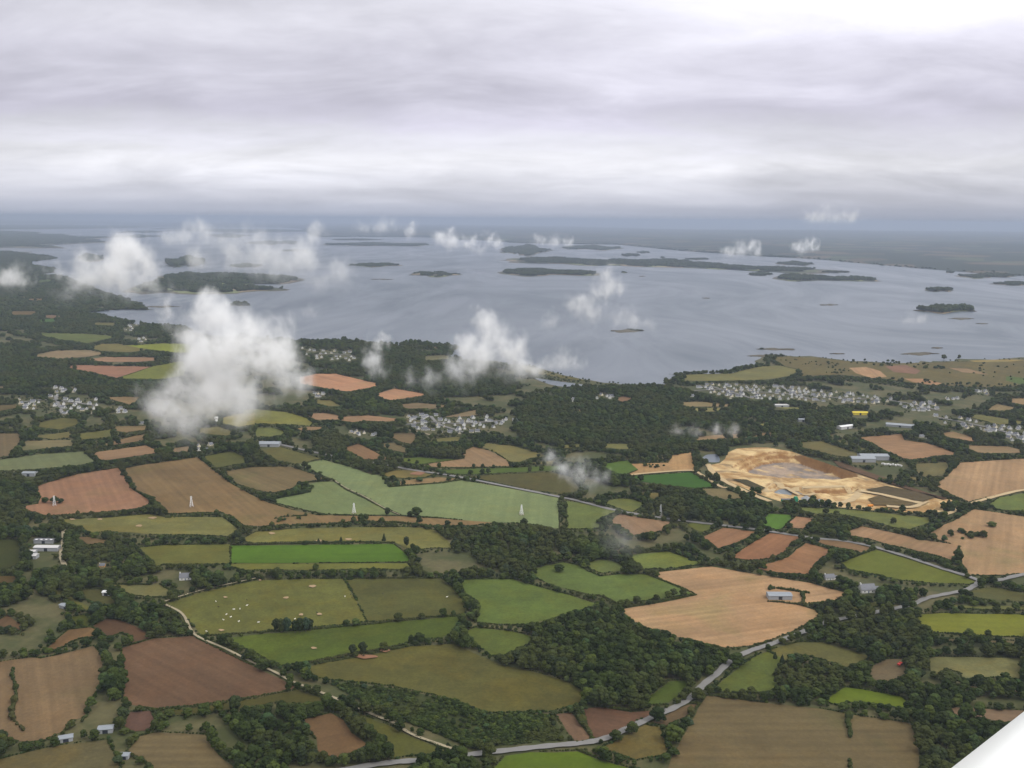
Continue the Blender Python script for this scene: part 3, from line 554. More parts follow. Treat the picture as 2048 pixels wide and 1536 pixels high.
def field_mat(kind):
    m, t, b = new_mat({'g': 'pasture', 's': 'stubble', 'p': 'ploughed soil', 'c': 'crop'}[kind])
    oi = nd(t, 'ShaderNodeObjectInfo'); tc = nd(t, 'ShaderNodeTexCoord')
    ad = nd(t, 'ShaderNodeVectorMath', operation='MULTIPLY_ADD'); cx = nd(t, 'ShaderNodeCombineXYZ'); t.links.new(oi.outputs['Random'], cx.inputs[0]); t.links.new(oi.outputs['Random'], cx.inputs[1])
    t.links.new(cx.outputs[0], ad.inputs[0]); ad.inputs[1].default_value = (9000, 7000, 0); t.links.new(tc.outputs['Object'], ad.inputs[2]); P = ad.outputs[0]
    big = tnoise(t, P, 1/95., 5, .6, None, .4); mid = tnoise(t, P, 1/16., 5, .65); fine = tnoise(t, P, 1/3.2, 3, .7)
    rows = tnoise(t, P, 1/9., 3, .6, (.035, 1, 1)); wide = tnoise(t, P, 1/34., 2, .5, (.05, 1, 1))
    kb, km, kf, kr, kw, yel = {'g': (1.0, .85, .9, .25, .3, .6), 's': (.75, .55, .6, .6, .5, .2), 'p': (.8, .6, .7, .6, .4, .2), 'c': (.6, .5, .6, .35, .3, .3)}[kind]
    wv_ = nd(t, 'ShaderNodeTexWave', wave_type='BANDS', bands_direction='Y', wave_profile='SIN'); t.links.new(P, wv_.inputs['Vector']); wv_.inputs['Scale'].default_value = {'g': .012, 's': .030, 'p': .034, 'c': .020}[kind]; wv_.inputs['Distortion'].default_value = 1.2; wv_.inputs['Detail'].default_value = 2; wv_.inputs['Detail Scale'].default_value = .02
    kw2 = {'g': .02, 's': .085, 'p': .06, 'c': .04}[kind]
    f = tmath(t, 'MULTIPLY_ADD', tmath(t, 'SUBTRACT', wv_.outputs['Fac'], .5), kw2, 1.0)
    for n, k in ((big, kb), (mid, km), (fine, kf), (rows, kr), (wide, kw)):
        f = tmath(t, 'MULTIPLY', f, tmath(t, 'MULTIPLY_ADD', tmath(t, 'SUBTRACT', n, .5), k, 1.0))
    sc = nd(t, 'ShaderNodeVectorMath', operation='SCALE'); t.links.new(oi.outputs['Color'], sc.inputs[0]); t.links.new(f, sc.inputs['Scale'])
    hue = {'g': (1.14, 1.0, .74), 's': (1.1, .97, .82), 'p': (1.12, .98, .88), 'c': (1.15, 1.02, .9)}[kind]
    dry = nd(t, 'ShaderNodeVectorMath', operation='MULTIPLY'); t.links.new(sc.outputs[0], dry.inputs[0]); dry.inputs[1].default_value = hue
    b2 = tnoise(t, P, 1/55., 6, .68, None, .8)
    fac = tmath(t, 'MULTIPLY', trange(t, b2, .42, .68), yel+.25)
    c = tmix(t, fac, sc.outputs[0], dry.outputs[0])
    if kind == 's':   # greener weedy stretches in the stubble
        g = tnoise(t, P, 1/120., 5, .62, None, .6)
        gv = nd(t, 'ShaderNodeVectorMath', operation='MULTIPLY'); t.links.new(c, gv.inputs[0]); gv.inputs[1].default_value = (.78, .93, .78)
        c = tmix(t, trange(t, g, .52, .7, 0, .75), c, gv.outputs[0])
    t.links.new(c, b.inputs['Base Color'])
    return m
FM = {k: field_mat(k) for k in 'gspc'}
def simple_mat(name, col, var=.25, scale=.3, rough=.9, spec=.2, metal=0):
    m, t, b = new_mat(name); tc = nd(t, 'ShaderNodeTexCoord')
    n = tnoise(t, tc.outputs['Object'], scale, 5, .65)
    c = tmix(t, n, tuple(x*(1-var) for x in col), tuple(min(1, x*(1+var)) for x in col))
    t.links.new(c, b.inputs['Base Color']); b.inputs['Roughness'].default_value = rough; b.inputs['Specular IOR Level'].default_value = spec; b.inputs['Metallic'].default_value = metal
    return m
def foliage_mat(name, a, bb, cc):
    m, t, b = new_mat(name); oi = nd(t, 'ShaderNodeObjectInfo'); tc = nd(t, 'ShaderNodeTexCoord')
    g = nd(t, 'ShaderNodeNewGeometry')
    n = tnoise(t, g.outputs['Position'], 1/2.6, 4, .7); n2 = tnoise(t, g.outputs['Position'], 1/90., 3, .6)
    rpn = nd(t, 'ShaderNodeValToRGB'); t.links.new(oi.outputs['Random'], rpn.inputs[0]); el = rpn.color_ramp.elements
    while len(el) < 6: el.new(.5)
    lerp = lambda k_: tuple(a[q_]+(bb[q_]-a[q_])*k_ for q_ in range(3))
    for e_, (p_, c_) in zip(el, ((0, lerp(0)), (.3, lerp(.25)), (.55, lerp(.5)), (.78, lerp(.85)), (.9, (bb[0]*1.35, bb[1]*1.25, bb[2]*1.1)), (1, (bb[0]*.9, bb[1]*1.15, bb[2]*2.0)))): e_.position = p_; e_.color = (*c_, 1)
    c = rpn.outputs[0]
    c = tmix(t, trange(t, n2, .45, .62, 0, .85), c, cc)
    c = tmix(t, 1.0, c, tmix(t, n, (.45, .45, .45), (1.5, 1.5, 1.4)), 'MULTIPLY')
    t.links.new(c, b.inputs['Base Color']); b.inputs['Specular IOR Level'].default_value = .08
    return m
M_LEAF = foliage_mat('broadleaf foliage', (.014, .023, .006), (.040, .056, .013), (.042, .047, .014))
M_PINE = foliage_mat('pine foliage', (.016, .026, .009), (.032, .042, .014), (.024, .032, .014))
M_BARK = simple_mat('bark', (.09, .07, .05), .35, 1.5)
M_HEDGE = foliage_mat('hedge foliage', (.024, .034, .009), (.044, .054, .016), (.050, .048, .018))
M_WALL = simple_mat('white render', (.68, .67, .64), .08, .5); M_CREAM = simple_mat('cream render', (.74, .66, .50), .08, .5)
M_SLATE = simple_mat('slate', (.13, .135, .15), .3, .9, .6, .4); M_WINDOW = simple_mat('dark window', (.03, .035, .045), .2, .5, .15, .5)
M_DOOR = simple_mat('painted door', (.10, .14, .22), .15, 1)
M_ROOFS = {'pale': simple_mat('pale sheet roof', (.46, .45, .44), .12, .3, .5), 'white': simple_mat('white sheet roof', (.62, .62, .61), .1, .3, .5), 'grey': simple_mat('grey sheet roof', (.21, .23, .25), .18, .25, .45, .4),
           'dark': simple_mat('dark fibre roof', (.13, .13, .14), .25, .4), 'yellow': simple_mat('yellow cladding', (.60, .48, .05), .15, .2), 'orange': simple_mat('orange render', (.62, .36, .15), .15, .5)}
M_ROAD = simple_mat('worn asphalt', (.17, .165, .155), .22, .12); M_DIRT = simple_mat('pale dirt', (.27, .23, .15), .3, .15)
M_SAND = simple_mat('quarry sand track', (.40, .30, .165), .2, .1); M_BARE = simple_mat('bare worn earth', (.30, .21, .12), .25, .2); M_BARERED = simple_mat('bare red earth', (.20, .10, .055), .3, .2)
# land: rough grass and scrub floor under the trees
M_LAND, t, b = new_mat('scrub floor'); g = nd(t, 'ShaderNodeNewGeometry')
n1_ = tnoise(t, g.outputs['Position'], 1/60., 5, .65); n2_ = tnoise(t, g.outputs['Position'], 1/7., 4, .7)
c = tmix(t, trange(t, n1_, .42, .62), (.050, .056, .020), (.090, .080, .036)); c = tmix(t, 1.0, c, tmix(t, n2_, (.6, .6, .6), (1.4, 1.4, 1.4)), 'MULTIPLY'); t.links.new(c, b.inputs['Base Color'])
# far country: small patchwork of woods and fields, woods dominate
M_FAR, t, b = new_mat('far country'); g = nd(t, 'ShaderNodeNewGeometry')
vo = nd(t, 'ShaderNodeTexVoronoi'); t.links.new(g.outputs['Position'], vo.inputs['Vector']); vo.inputs['Scale'].default_value = 1/420.
hs = nd(t, 'ShaderNodeSeparateColor'); t.links.new(vo.outputs['Color'], hs.inputs[0])
c = tmix(t, trange(t, hs.outputs[0], .78, .80), (.020, .028, .014), (.09, .07, .04)); c = tmix(t, trange(t, hs.outputs[1], .88, .9), c, (.06, .075, .03)); t.links.new(c, b.inputs['Base Color'])
M_SHORE = simple_mat('weedy shore rock', (.085, .072, .045), .4, .03); M_ISLE, t, b = new_mat('island fields'); g = nd(t, 'ShaderNodeNewGeometry')
vo = nd(t, 'ShaderNodeTexVoronoi'); t.links.new(g.outputs['Position'], vo.inputs['Vector']); vo.inputs['Scale'].default_value = 1/150.
hs = nd(t, 'ShaderNodeSeparateColor'); t.links.new(vo.outputs['Color'], hs.inputs[0])
c = tmix(t, trange(t, hs.outputs[0], .62, .64), (.040, .046, .020), (.26, .20, .12)); c = tmix(t, trange(t, hs.outputs[1], .7, .72), c, (.15, .17, .07)); t.links.new(c, b.inputs['Base Color'])
M_WATER, t, b = new_mat('bay water'); g = nd(t, 'ShaderNodeNewGeometry')
b.inputs['Base Color'].default_value = (.045, .07, .085, 1); b.inputs['IOR'].default_value = 1.33; b.inputs['Specular IOR Level'].default_value = .5
st = tnoise(t, g.outputs['Position'], 1/700., 7, .62, (1, .3, 1), 1.8); st2 = tnoise(t, g.outputs['Position'], 1/3200., 4, .55, (.5, 1, 1), 1.0)
t.links.new(tmath(t, 'MULTIPLY_ADD', trange(t, tmath(t, 'ADD', tmath(t, 'MULTIPLY', st, .6), tmath(t, 'MULTIPLY', st2, .4)), .38, .64), .22, .30), b.inputs['Roughness'])
bp = nd(t, 'ShaderNodeBump'); bp.inputs['Strength'].default_value = .06; bp.inputs['Distance'].default_value = 1.0
t.links.new(tnoise(t, g.outputs['Position'], 1/14., 4, .6), bp.inputs['Height']); t.links.new(bp.outputs[0], b.inputs['Normal'])
t.links.new(tmix(t, trange(t, st2, .4, .62), (.040, .058, .078), (.105, .122, .148)), b.inputs['Base Color'])
# ------------------------------------------------------------------ water, land, far shore, islands
def sheet(name, G, z, mat, **k):
    o = mesh_obj(name, [(x, y, z) for x, y in G], [tuple(range(len(G)))], mat)
    if o.data.polygons[0].normal.z < 0: o.data.flip_normals()
    return tag(o, kind='structure', **k)
sheet('water', [(-90000, 2250), (90000, 2250), (90000, 90000), (-90000, 90000)], -1.0, M_WATER)
coast = ground(smooth_line(pts(COAST), 3))
for i in range(1, len(coast)-1):           # a ragged waterline
    d = math.hypot(*coast[i]); coast[i] += RNG.normal(0, .0025, 2)*d*np.array([1, 2.2])
land = np.vstack([coast, [(5200, 1800), (4000, -2000), (-4000, -2000), (-15000, 6000)]])
# quarry outline and its ground shape
QO = ground(pts('1416,931 1440,926 1450,918 1455,905 1474,897 1510,895 1536,895 1583,903 1618,915 1652,926 1686,938 1740,955 1771,966 1815,979 1858,993 1890,1001 1919,1010 1910,1018 1861,1027 1786,1023 1711,1018 1636,1010 1561,1003 1536,995 1511,986 1474,970 1436,954'))
QF = [(ground(pts2('-180,735 -120,690 -40,655 60,640 230,636 330,655 430,690 540,735 640,785 600,806 480,806 300,800 100,792 -60,770', 'B3'), -15), -15., 1.15),
      (ground(pts2('395,900 480,893 580,890 660,880 692,866 690,890 600,925 500,930 420,922', 'B3'), -9), -9., 1.2),
      (ground(pts2('30,862 80,838 140,832 260,862 330,892 200,910 90,890', 'B3'), -5), -5., .7)]
MOUNDS = [(gp(1885, 1011), 55, 20, 7.5, .35), (gp(1600, 962), 30, 12, 3., 0), (gp(1640, 990), 22, 9, 3, 0), (gp(1530, 990), 30, 8, 3, 0), (gp(1590, 1000), 30, 8, 2.5, 0), (gp(1540, 905), 60, 18, 3, 0), (gp(1480, 912), 25, 15, 3, 0), (gp(1700, 957), 26, 10, 3, -.3)]
def _hash(P, s, a):
    return np.sin(P[:, 0]/s+a)*np.cos(P[:, 1]/s*1.13+a*2)+.5*np.sin(P[:, 0]/s*2.3+P[:, 1]/s*1.7+a)
def qheight(P):
    P = np.asarray(P, float); z = np.zeros(len(P))
    for poly, fl, sl in QF:
        d = np.where(inside(P, poly), 0, seg_dist(P, poly))
        d = np.maximum(0, d+_hash(P, 11, .5)*1.6+_hash(P, 4.3, 2)*.7)
        h = fl+d*sl
        if fl < -10: h = np.where(d > 0, fl+(np.floor(d/9.)*5.2+np.clip((d/9.-np.floor(d/9.))*2.1, 0, 1)*5.2), h)
        z = np.minimum(z, np.minimum(0, h))
    for (mx_, my_), rx, ry, hh, a in MOUNDS:
        dx, dy = P[:, 0]-mx_, P[:, 1]-my_; ca, sa = math.cos(a), math.sin(a)
        q = ((dx*ca+dy*sa)/rx)**2+((-dx*sa+dy*ca)/ry)**2
        z += hh*np.maximum(0, 1-q)**1.3
    e = np.minimum(1, seg_dist(P, QO)/7.)
    ins = inside(P, QO)
    return np.where(ins, (z+_hash(P, 7, 1)*.35)*e, 0.)
tri = delaunay_2d_cdt([Vector(p) for p in land]+[Vector(p) for p in QO], [], [list(range(len(land))), list(range(len(land), len(land)+len(QO)))], 1, 1e-4)
LV = np.array([tuple(p) for p in tri[0]]); LF = [f for f in tri[2]]
cen = np.array([LV[list(f)].mean(axis=0) for f in LF]); LF = [f for f, k in zip(LF, inside(cen, QO)) if not k]
LF = [f for f, k in zip(LF, inside(np.array([LV[list(f)].mean(axis=0) for f in LF]), land)) if k]
tag(mesh_obj('land', [(x, y, 0) for x, y in LV], LF, M_LAND), kind='structure')
# quarry terrain
lo, hi = QO.min(0), QO.max(0)
gx, gy = np.meshgrid(np.arange(lo[0], hi[0], 3.2), np.arange(lo[1], hi[1], 3.2)); GPT = np.column_stack([gx.ravel(), gy.ravel()])+RNG.uniform(-.6, .6, (gx.size, 2))
GPT = GPT[inside(GPT, QO)]; GPT = GPT[seg_dist(GPT, QO) > 2]
tri = delaunay_2d_cdt([Vector(p) for p in QO]+[Vector(p) for p in GPT], [], [list(range(len(QO)))], 1, 1e-4)
QV = np.array([tuple(p) for p in tri[0]]); qz = qheight(QV)
M_Q, t, b = new_mat('quarry earth'); g = nd(t, 'ShaderNodeNewGeometry'); sp = nd(t, 'ShaderNodeSeparateXYZ'); t.links.new(g.outputs['Position'], sp.inputs[0])
sn = nd(t, 'ShaderNodeSeparateXYZ'); t.links.new(g.outputs['Normal'], sn.inputs[0])
qa = tnoise(t, g.outputs['Position'], 1/45., 6, .65, None, .6); qb = tnoise(t, g.outputs['Position'], 1/9., 5, .7, (1, .6, 1)); qc = tnoise(t, g.outputs['Position'], 1/70., 4, .6, None, 1.2)
c = tmix(t, trange(t, qa, .40, .62), (.29, .175, .07), (.52, .38, .19))
c = tmix(t, trange(t, qc, .56, .66, 0, .8), c, (.17, .12, .065))
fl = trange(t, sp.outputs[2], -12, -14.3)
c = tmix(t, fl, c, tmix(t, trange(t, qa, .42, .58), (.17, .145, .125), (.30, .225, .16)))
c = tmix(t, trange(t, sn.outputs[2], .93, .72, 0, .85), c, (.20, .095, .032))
c = tmix(t, 1.0, c, tmix(t, qb, (.62, .62, .62), (1.35, 1.35, 1.35)), 'MULTIPLY'); t.links.new(c, b.inputs['Base Color'])
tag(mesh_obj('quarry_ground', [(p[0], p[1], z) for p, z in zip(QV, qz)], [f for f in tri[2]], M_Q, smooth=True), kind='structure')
def water_patch(name, a, z):
    G = ground(smooth_line(np.vstack([a, a[:1]]), 4)[:-1]); return sheet(name, G, z, M_WATER)
water_patch('lagoon', pts(LAGOON), .25)
water_patch('pond', pts2('1522,590 1560,567 1640,566 1662,600 1655,624 1600,628 1530,618', 'B2'), .3)
G_ = ground(pts2('45,866 85,845 140,838 250,866 300,890 200,903 95,886', 'B3'), -4.2)
sheet('quarry_pool', G_, -4.3, simple_mat('quarry slurry', (.13, .15, .16), .15, .1, .6, .3))
# far shore with low hills
fs = ground(smooth_line(pts(FARSHORE), 3)); fs = np.vstack([fs, [(60000, 30000), (60000, 70000), (-70000, 70000), (-60000, 40000)]])
nfar = 90; xs = np.linspace(-42000, 50000, nfar*2); V = []; F_ = []
def shore_y(x):
    o = fs[:-4]; o = o[np.argsort(o[:, 0])]; return np.interp(x, o[:, 0], o[:, 1])
depth = [0, 250, 700, 1400, 2600, 4200, 6500, 9500, 13500, 19000, 26000, 36000]
for j, dd in enumerate(depth):
    for x in xs:
        y = shore_y(x)+dd; h = 1.0+min(1, dd/1500)*(14+10*math.sin(x/1900+dd/900)+8*math.sin(x/830+2+dd/2300)+9*math.sin(x/4100+1))+min(1, dd/9000)*18
        V.append((x*(1+dd/60000), y, max(1, h)))
n = len(xs)
for j in range(len(depth)-1):
    for i in range(n-1): F_.append((j*n+i, j*n+i+1, (j+1)*n+i+1, (j+1)*n+i))
tag(mesh_obj('far_land', V, F_, M_FAR, smooth=True), kind='structure')
wood_pts = []     # x, y, z, height, width, variant
def island(name, outline, hgt, wood, treeh, seed):
    G = ground(smooth_line(np.vstack([outline, outline[:1]]), 3)[:-1]); c = G.mean(0)
    ext = np.ptp(G, axis=0); G = G+RNG.normal(0, .012, G.shape)*ext*np.array([1, 2.5])
    rr = random.Random(seed); V = []; F_ = []; n = len(G)
    rings = [(1.0, -1.2), (.93, .2), (.8, hgt*.55), (.5, hgt*.9), (.2, hgt)]
    for k, (s, z) in enumerate(rings):
        for p in G:
            q = c+(p-c)*(s+rr.uniform(-.035, .035)); V.append((q[0], q[1], z+(rr.uniform(0, .3*hgt) if k > 1 else 0)))
    for k in range(len(rings)-1):
        for i in range(n): F_.append((k*n+i, k*n+(i+1) % n, (k+1)*n+(i+1) % n, (k+1)*n+i))
    F_.append(tuple((len(rings)-1)*n+i for i in range(n)))
    me = mesh_obj(name, V, F_, [M_SHORE, M_ISLE], smooth=True); tag(me, kind='structure')
    for f in me.data.polygons:
        if f.index >= n*1: f.material_index = 1 if hgt > 1 else 0
    if me.data.polygons[len(F_)-1].normal.z < 0: me.data.flip_normals()
    if wood > 0:
        D = math.hypot(*c); sp_ = max(9, D*.0016); lo, hi = G.min(0), G.max(0)
        P = np.column_stack([a.ravel() for a in np.meshgrid(np.arange(lo[0], hi[0], sp_), np.arange(lo[1], hi[1], sp_))])
        P = P+RNG.uniform(-.45, .45, P.shape)*sp_; P = P[inside(P, c+(G-c)*.88)]
        if wood < 1 and len(P):
            nz = _hash(P, max(60, sp_*5), seed)*.33+.5; P = P[nz < wood*1.05]
        for p in P:
            h = treeh*RNG.uniform(.6, 1.75); wood_pts.append((p[0], p[1], .6*hgt, h, max(h*.95, sp_*1.5)*RNG.uniform(.8, 1.2), int(RNG.integers(0, 8))))
for k, (x0, x1, yb, yf, wd, hh) in enumerate(ISLANDS):
    a = np.array([((x0+x1)/2+(x1-x0)/2*math.cos(q)*(1+.10*math.sin(3*q+k)+.07*math.sin(7*q+2*k)), (yb+yf)/2+(yf-yb)/2*math.sin(q)*(1-.35*abs(math.cos(q)))*(.8+.3*math.sin(2*q+1.7*k)+.25*math.sin(5*q+k))) for q in np.linspace(0, 2*math.pi, 27)[:-1]])
    island('island', a, 3.0 if wd > .4 else .9, wd, hh, k)
for k, (nm, s) in enumerate(LANDS.items()):
    island('island', pts(s), 5.0, {'headland_island': .52, 'long_island': .5, 'low_island': .62, 'tail_island': .7, 'far_peninsula': .75, 'far_strip': .8}[nm], 13, 50+k)
# far country woods: bands of big crowns along the shore and hill crests
for j in range(5200):
    x = RNG.uniform(-9000, 16000); dd = abs(RNG.normal(0, 1)) if j % 2 else RNG.uniform(0, 5)
    y = shore_y(x)+40+dd*(260 if j % 2 else 1500); D = math.hypot(x, y)
    if abs(math.sin(x/310+2*math.sin(y/500)))+.3*math.sin(x/1300) < .25: continue
    h = RNG.uniform(9, 17); wood_pts.append((x, y, 1+min(1, dd*.2)*14, h, D*.0028*RNG.uniform(.7, 1.5), int(RNG.integers(0, 8))))
# ------------------------------------------------------------------ fields
OX, OY, MW, MH = 160, 0, 2380, 1720
mask = np.zeros((MH, MW), np.int16)
def raster(poly, val, only=None):
    p = np.asarray(poly, float)+np.array([OX, OY]); q = np.roll(p, 1, axis=0)
    for r in range(max(0, int(p[:, 1].min())), min(MH-1, int(p[:, 1].max())+1)+1):
        y = r+.5; xs_ = sorted((b_[0]-a_[0])*(y-a_[1])/(b_[1]-a_[1])+a_[0] for a_, b_ in zip(p, q) if (a_[1] > y) != (b_[1] > y))
        for x0, x1 in zip(xs_[::2], xs_[1::2]):
            i0, i1 = max(0, int(round(x0))), min(MW, int(round(x1)))
            if i1 > i0:
                if only is None: mask[r, i0:i1] = val
                else:
                    s_ = mask[r, i0:i1]; s_[s_ == only] = val
def look(px, py):
    i = np.clip((px+OX).astype(int), 0, MW-1); j = np.clip((py+OY).astype(int), 0, MH-1); return mask[j, i]
cpx = pts(COAST); raster(np.vstack([cpx, [(2500, 1900), (-600, 1900)]]), 1)
FIELD_INFO = []
CAL = .455
for i, line in enumerate(l for l in FIELDS.strip().split('\n') if l.strip()):
    nm, tile, rgb, kind, ps = line.split('|'); A = pts2(ps.replace(' ', ' '), tile)
    raster(A, 10+i)
    G = ground(A); c = G.mean(0); e = np.roll(G, -1, axis=0)-G; k = np.argmax(np.hypot(*e.T)); ang = math.atan2(e[k][1], e[k][0])
    ca, sa = math.cos(-ang), math.sin(-ang); L = (G-c)@np.array([[ca, sa], [-sa, ca]])
    # softened corners and a slightly uneven edge
    L2 = []
    for j in range(len(L)):
        a0, a1 = L[j], L[(j+1) % len(L)]; d_ = np.hypot(*(a1-a0)); m_ = max(1, int(d_/14))
        nrm = np.array([-(a1-a0)[1], (a1-a0)[0]])/max(d_, 1e-6)
        for q in range(m_):
            L2.append(a0+(a1-a0)*q/m_+nrm*(RNG.normal(0, .55) if q else 0))
    D = math.hypot(*c); zz = .12+.006*i
    o = mesh_obj('field', [(x, y, 0) for x, y in L2], [tuple(range(len(L2)))], FM[kind], loc=(c[0], c[1], zz)); o.rotation_euler = (0, 0, ang)
    if o.data.polygons[0].normal.z < 0: o.data.flip_normals()
    cl = lin([float(x) for x in rgb.split(',')])
    if kind in 'gc': cl = [q_*w_ for q_, w_ in zip(cl, (.96, 1.02, .84))]
    else: l_ = .3*cl[0]+.55*cl[1]+.15*cl[2]; cl = [(l_+(q_-l_)*.84)*w_ for q_, w_ in zip(cl, (1.0, 1.06, .88) if kind == 'p' else (1.0, 1.03, .93))]; lum = sum(cl)/3
    fade = math.exp(-HAZE_DENSITY*D); hz = (.20, .235, .30)
    o.color = (*[min(.8, max(.004, (x-.45*(1-fade)*h)/fade*CAL)) for x, h in zip(cl, hz)], 1)
    tag(o, label=None, kind='structure'); FIELD_INFO.append((nm, G, o))
# quarry verges
for ps, rgb in (('780,852 950,822 1250,882 1360,905 1232,948 1000,903', (104, 90, 58)), ('800,925 880,902 1215,962 1195,978 960,976 850,975', (118, 100, 60)), ('510,608 900,745 1300,885 1585,963 1540,960 1280,898 880,776 570,668', (112, 86, 60))):
    G = ground(pts2(ps, 'B3')); o = sheet('quarry_verge', G, 1.6, FM['p']); o.color = (*[q_*CAL for q_ in lin(rgb)], 1)
G = ground(pts2('1755,765 1880,772 2030,838 1990,856 1850,802', 'B2')); o = sheet('quarry_verge', G, 1.6, FM['g']); o.color = (*[q_*CAL for q_ in lin((84, 78, 48))], 1)
# ------------------------------------------------------------------ roads, lanes, worn patches
def road(name, a, width, z, mat, zfun=None, rast=True, rpx=1.0):
    L = ground(smooth_line(a, 6)); V = []; F_ = []
    T = np.gradient(L, axis=0); T /= np.hypot(*T.T)[:, None]; N = np.column_stack([-T[:, 1], T[:, 0]])
    for k in range(len(L)):
        wv = width*(1+.12*math.sin(k*1.7))*.5
        for s in (-1, 1):
            p = L[k]+N[k]*s*wv; V.append((p[0], p[1], z+(zfun(np.array([p]))[0] if zfun else 0)))
    for k in range(len(L)-1): F_.append((2*k, 2*k+1, 2*k+3, 2*k+2))
    o = mesh_obj(name, V, F_, mat)
    if o.data.polygons[0].normal.z < 0: o.data.flip_normals()
    tag(o, kind='structure')
    if rast:
        E = np.array([project((*v[:2], 0))[:2] for v in V]); le, ri = E[0::2], E[1::2]
        for k in range(len(le)-1):
            q = np.array([le[k], le[k+1], ri[k+1], ri[k]]); cq = q.mean(0); q = cq+(q-cq)*1.05; raster(q+np.array([0, .0]), 2); raster(q+np.array([0, rpx]), 2)
    return o
road('road', pts(ROAD), 6.6, 1.25, M_ROAD, rpx=2.5); road('road', pts(ROAD2), 7.0, 1.3, M_ROAD, rpx=1.5)
for nm, (s, wd) in LANES.items():
    road(nm.replace(' ', '_'), pts(s), wd, 1.4, M_SAND if 'quarry' in nm or nm == 'field track' else M_DIRT, rpx=1.2)
for s in STREETS: road('street', pts(s), 6.5, 1.45, M_ROAD, rpx=.6)
road('quarry_haul_road', pts2('-20,862 40,815 70,795 130,812 220,826 420,826 600,820 700,845 730,862 720,885 660,930 560,950 420,955', 'B3'), 11, .5, M_SAND, qheight, False)
road('quarry_haul_road', pts2('740,862 900,890 1100,935 1240,965 1250,975 1190,990 1060,992 950,985', 'B3'), 10, .9, M_SAND, lambda P: np.maximum(qheight(P), 0)+.9, False)
road('quarry_haul_road', pts2('140,815 200,850 260,880 310,892 380,890', 'B3'), 7, .8, M_SAND, lambda P: np.maximum(qheight(P), -3)+.5, False)
raster(pts('1416,931 1440,926 1450,918 1455,905 1474,897 1536,895 1583,903 1618,915 1686,938 1771,966 1858,993 1919,1010 1861,1027 1786,1023 1711,1018 1636,1010 1561,1003 1511,986 1474,970 1436,954'), 3)
raster(pts2('1522,590 1560,567 1640,566 1662,600 1655,624 1600,628 1530,618', 'B2'), 3); raster(pts(LAGOON), 3)
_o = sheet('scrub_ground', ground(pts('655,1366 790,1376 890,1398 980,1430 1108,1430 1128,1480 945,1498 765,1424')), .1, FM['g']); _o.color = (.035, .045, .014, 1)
for k, (x, y, w_, h_) in enumerate(PATCHES):
    a = np.array([(x+w_/2*math.cos(q)*(1+.2*math.sin(2*q+k)), y+h_/2*math.sin(q)*(1+.2*math.cos(3*q+k))) for q in np.linspace(0, 2*math.pi, 17)[:-1]])
    sheet('bare_patch', ground(a), 1.18+.004*k, M_BARERED if (x, y) in ((732, 1315), (770, 1303), (835, 948)) else M_BARE)
# ------------------------------------------------------------------ trees
ICO_V, ICO_F = None, None
def ico(sub):
    import bmesh
    bm = bmesh.new(); bmesh.ops.create_icosphere(bm, subdivisions=sub, radius=1); V = np.array([v.co[:] for v in bm.verts]); F_ = [tuple(v.index for v in f.verts) for f in bm.faces]; bm.free(); return V, F_
IV, IF = ico(2); IV1, IF1 = ico(1)
def lumpy(c, r, rr, sq=.85, lo=True):
    V0, F0 = (IV1, IF1) if lo else (IV, IF)
    n_ = np.array([1+rr.uniform(-.22, .22) for _ in V0]); return (V0*n_[:, None]*np.array([r, r, r*sq])+np.array(c)), F0
def leaf_quads(mb, c, r, count, size, rr):
    for _ in range(count):
        d = np.array([rr.gauss(0, 1) for _ in range(3)]); d /= np.linalg.norm(d); d[2] = abs(d[2])*.8-.15
        p = np.array(c)+d*np.array(r)*rr.uniform(.86, 1.12); a = np.array([rr.gauss(0, 1) for _ in range(3)]); a /= np.linalg.norm(a); b_ = np.cross(a, d); s = size*rr.uniform(.5, 1.3)
        mb.add([p-a*s, p+b_*s, p+a*s, p-b_*s], [(0, 1, 2, 3)])
def crown_mesh(kind, seed):
    """a crown one unit high and about one unit wide, standing on z = 0"""
    rr = random.Random(seed); mb = MB()
    if kind == 2:
        for k in range(16):
            z = .1+.85*k/16; r = (.5*(1-z)+.05); 
            for q in range(3 if r > .15 else 1):
                a = rr.uniform(0, 6.28); V, F_ = lumpy((math.cos(a)*r*.45, math.sin(a)*r*.45, z), r*.75, rr, .7); mb.add(V, F_)
        leaf_quads(mb, (0, 0, .35), (.42, .42, .4), 90, .03, rr); return mb
    n_ = 34 if kind == 0 else 26
    V, F_ = lumpy((0, 0, .5), .3, rr, 1.1, False); mb.add(V, F_)
    for k in range(n_):
        a = rr.uniform(0, 6.28); el = rr.uniform(-.55, 1.5) if kind == 0 else rr.uniform(-.1, 1.5)
        rad = (.30+rr.uniform(-.07, .06)); cz = .46 if kind == 0 else .62
        zr = .37 if kind == 0 else .26
        c_ = (math.cos(a)*math.cos(el)*rad, math.sin(a)*math.cos(el)*rad, cz+math.sin(el)*zr)
        V, F_ = lumpy(c_, rr.uniform(.10, .19), rr, rr.uniform(.7, .95)); V[:, 2] = np.maximum(V[:, 2], .0); mb.add(V, F_)
        leaf_quads(mb, c_, (.19, .19, .15), 9, .035, rr)
    return mb
def trunk_mesh(rr):
    mb = MB(); mb.bar((0, 0, -.02), (.02, .01, .42), .035, .02, 6)
    for k in range(4):
        a = k*1.6+rr.uniform(-.4, .4); mb.bar((.01, 0, .26+.04*k), (.22*math.cos(a), .22*math.sin(a), .55+.04*k), .014, .006, 5)
    return mb
kinds = [0]*8+[1, 1, 1, 2]
protos = []
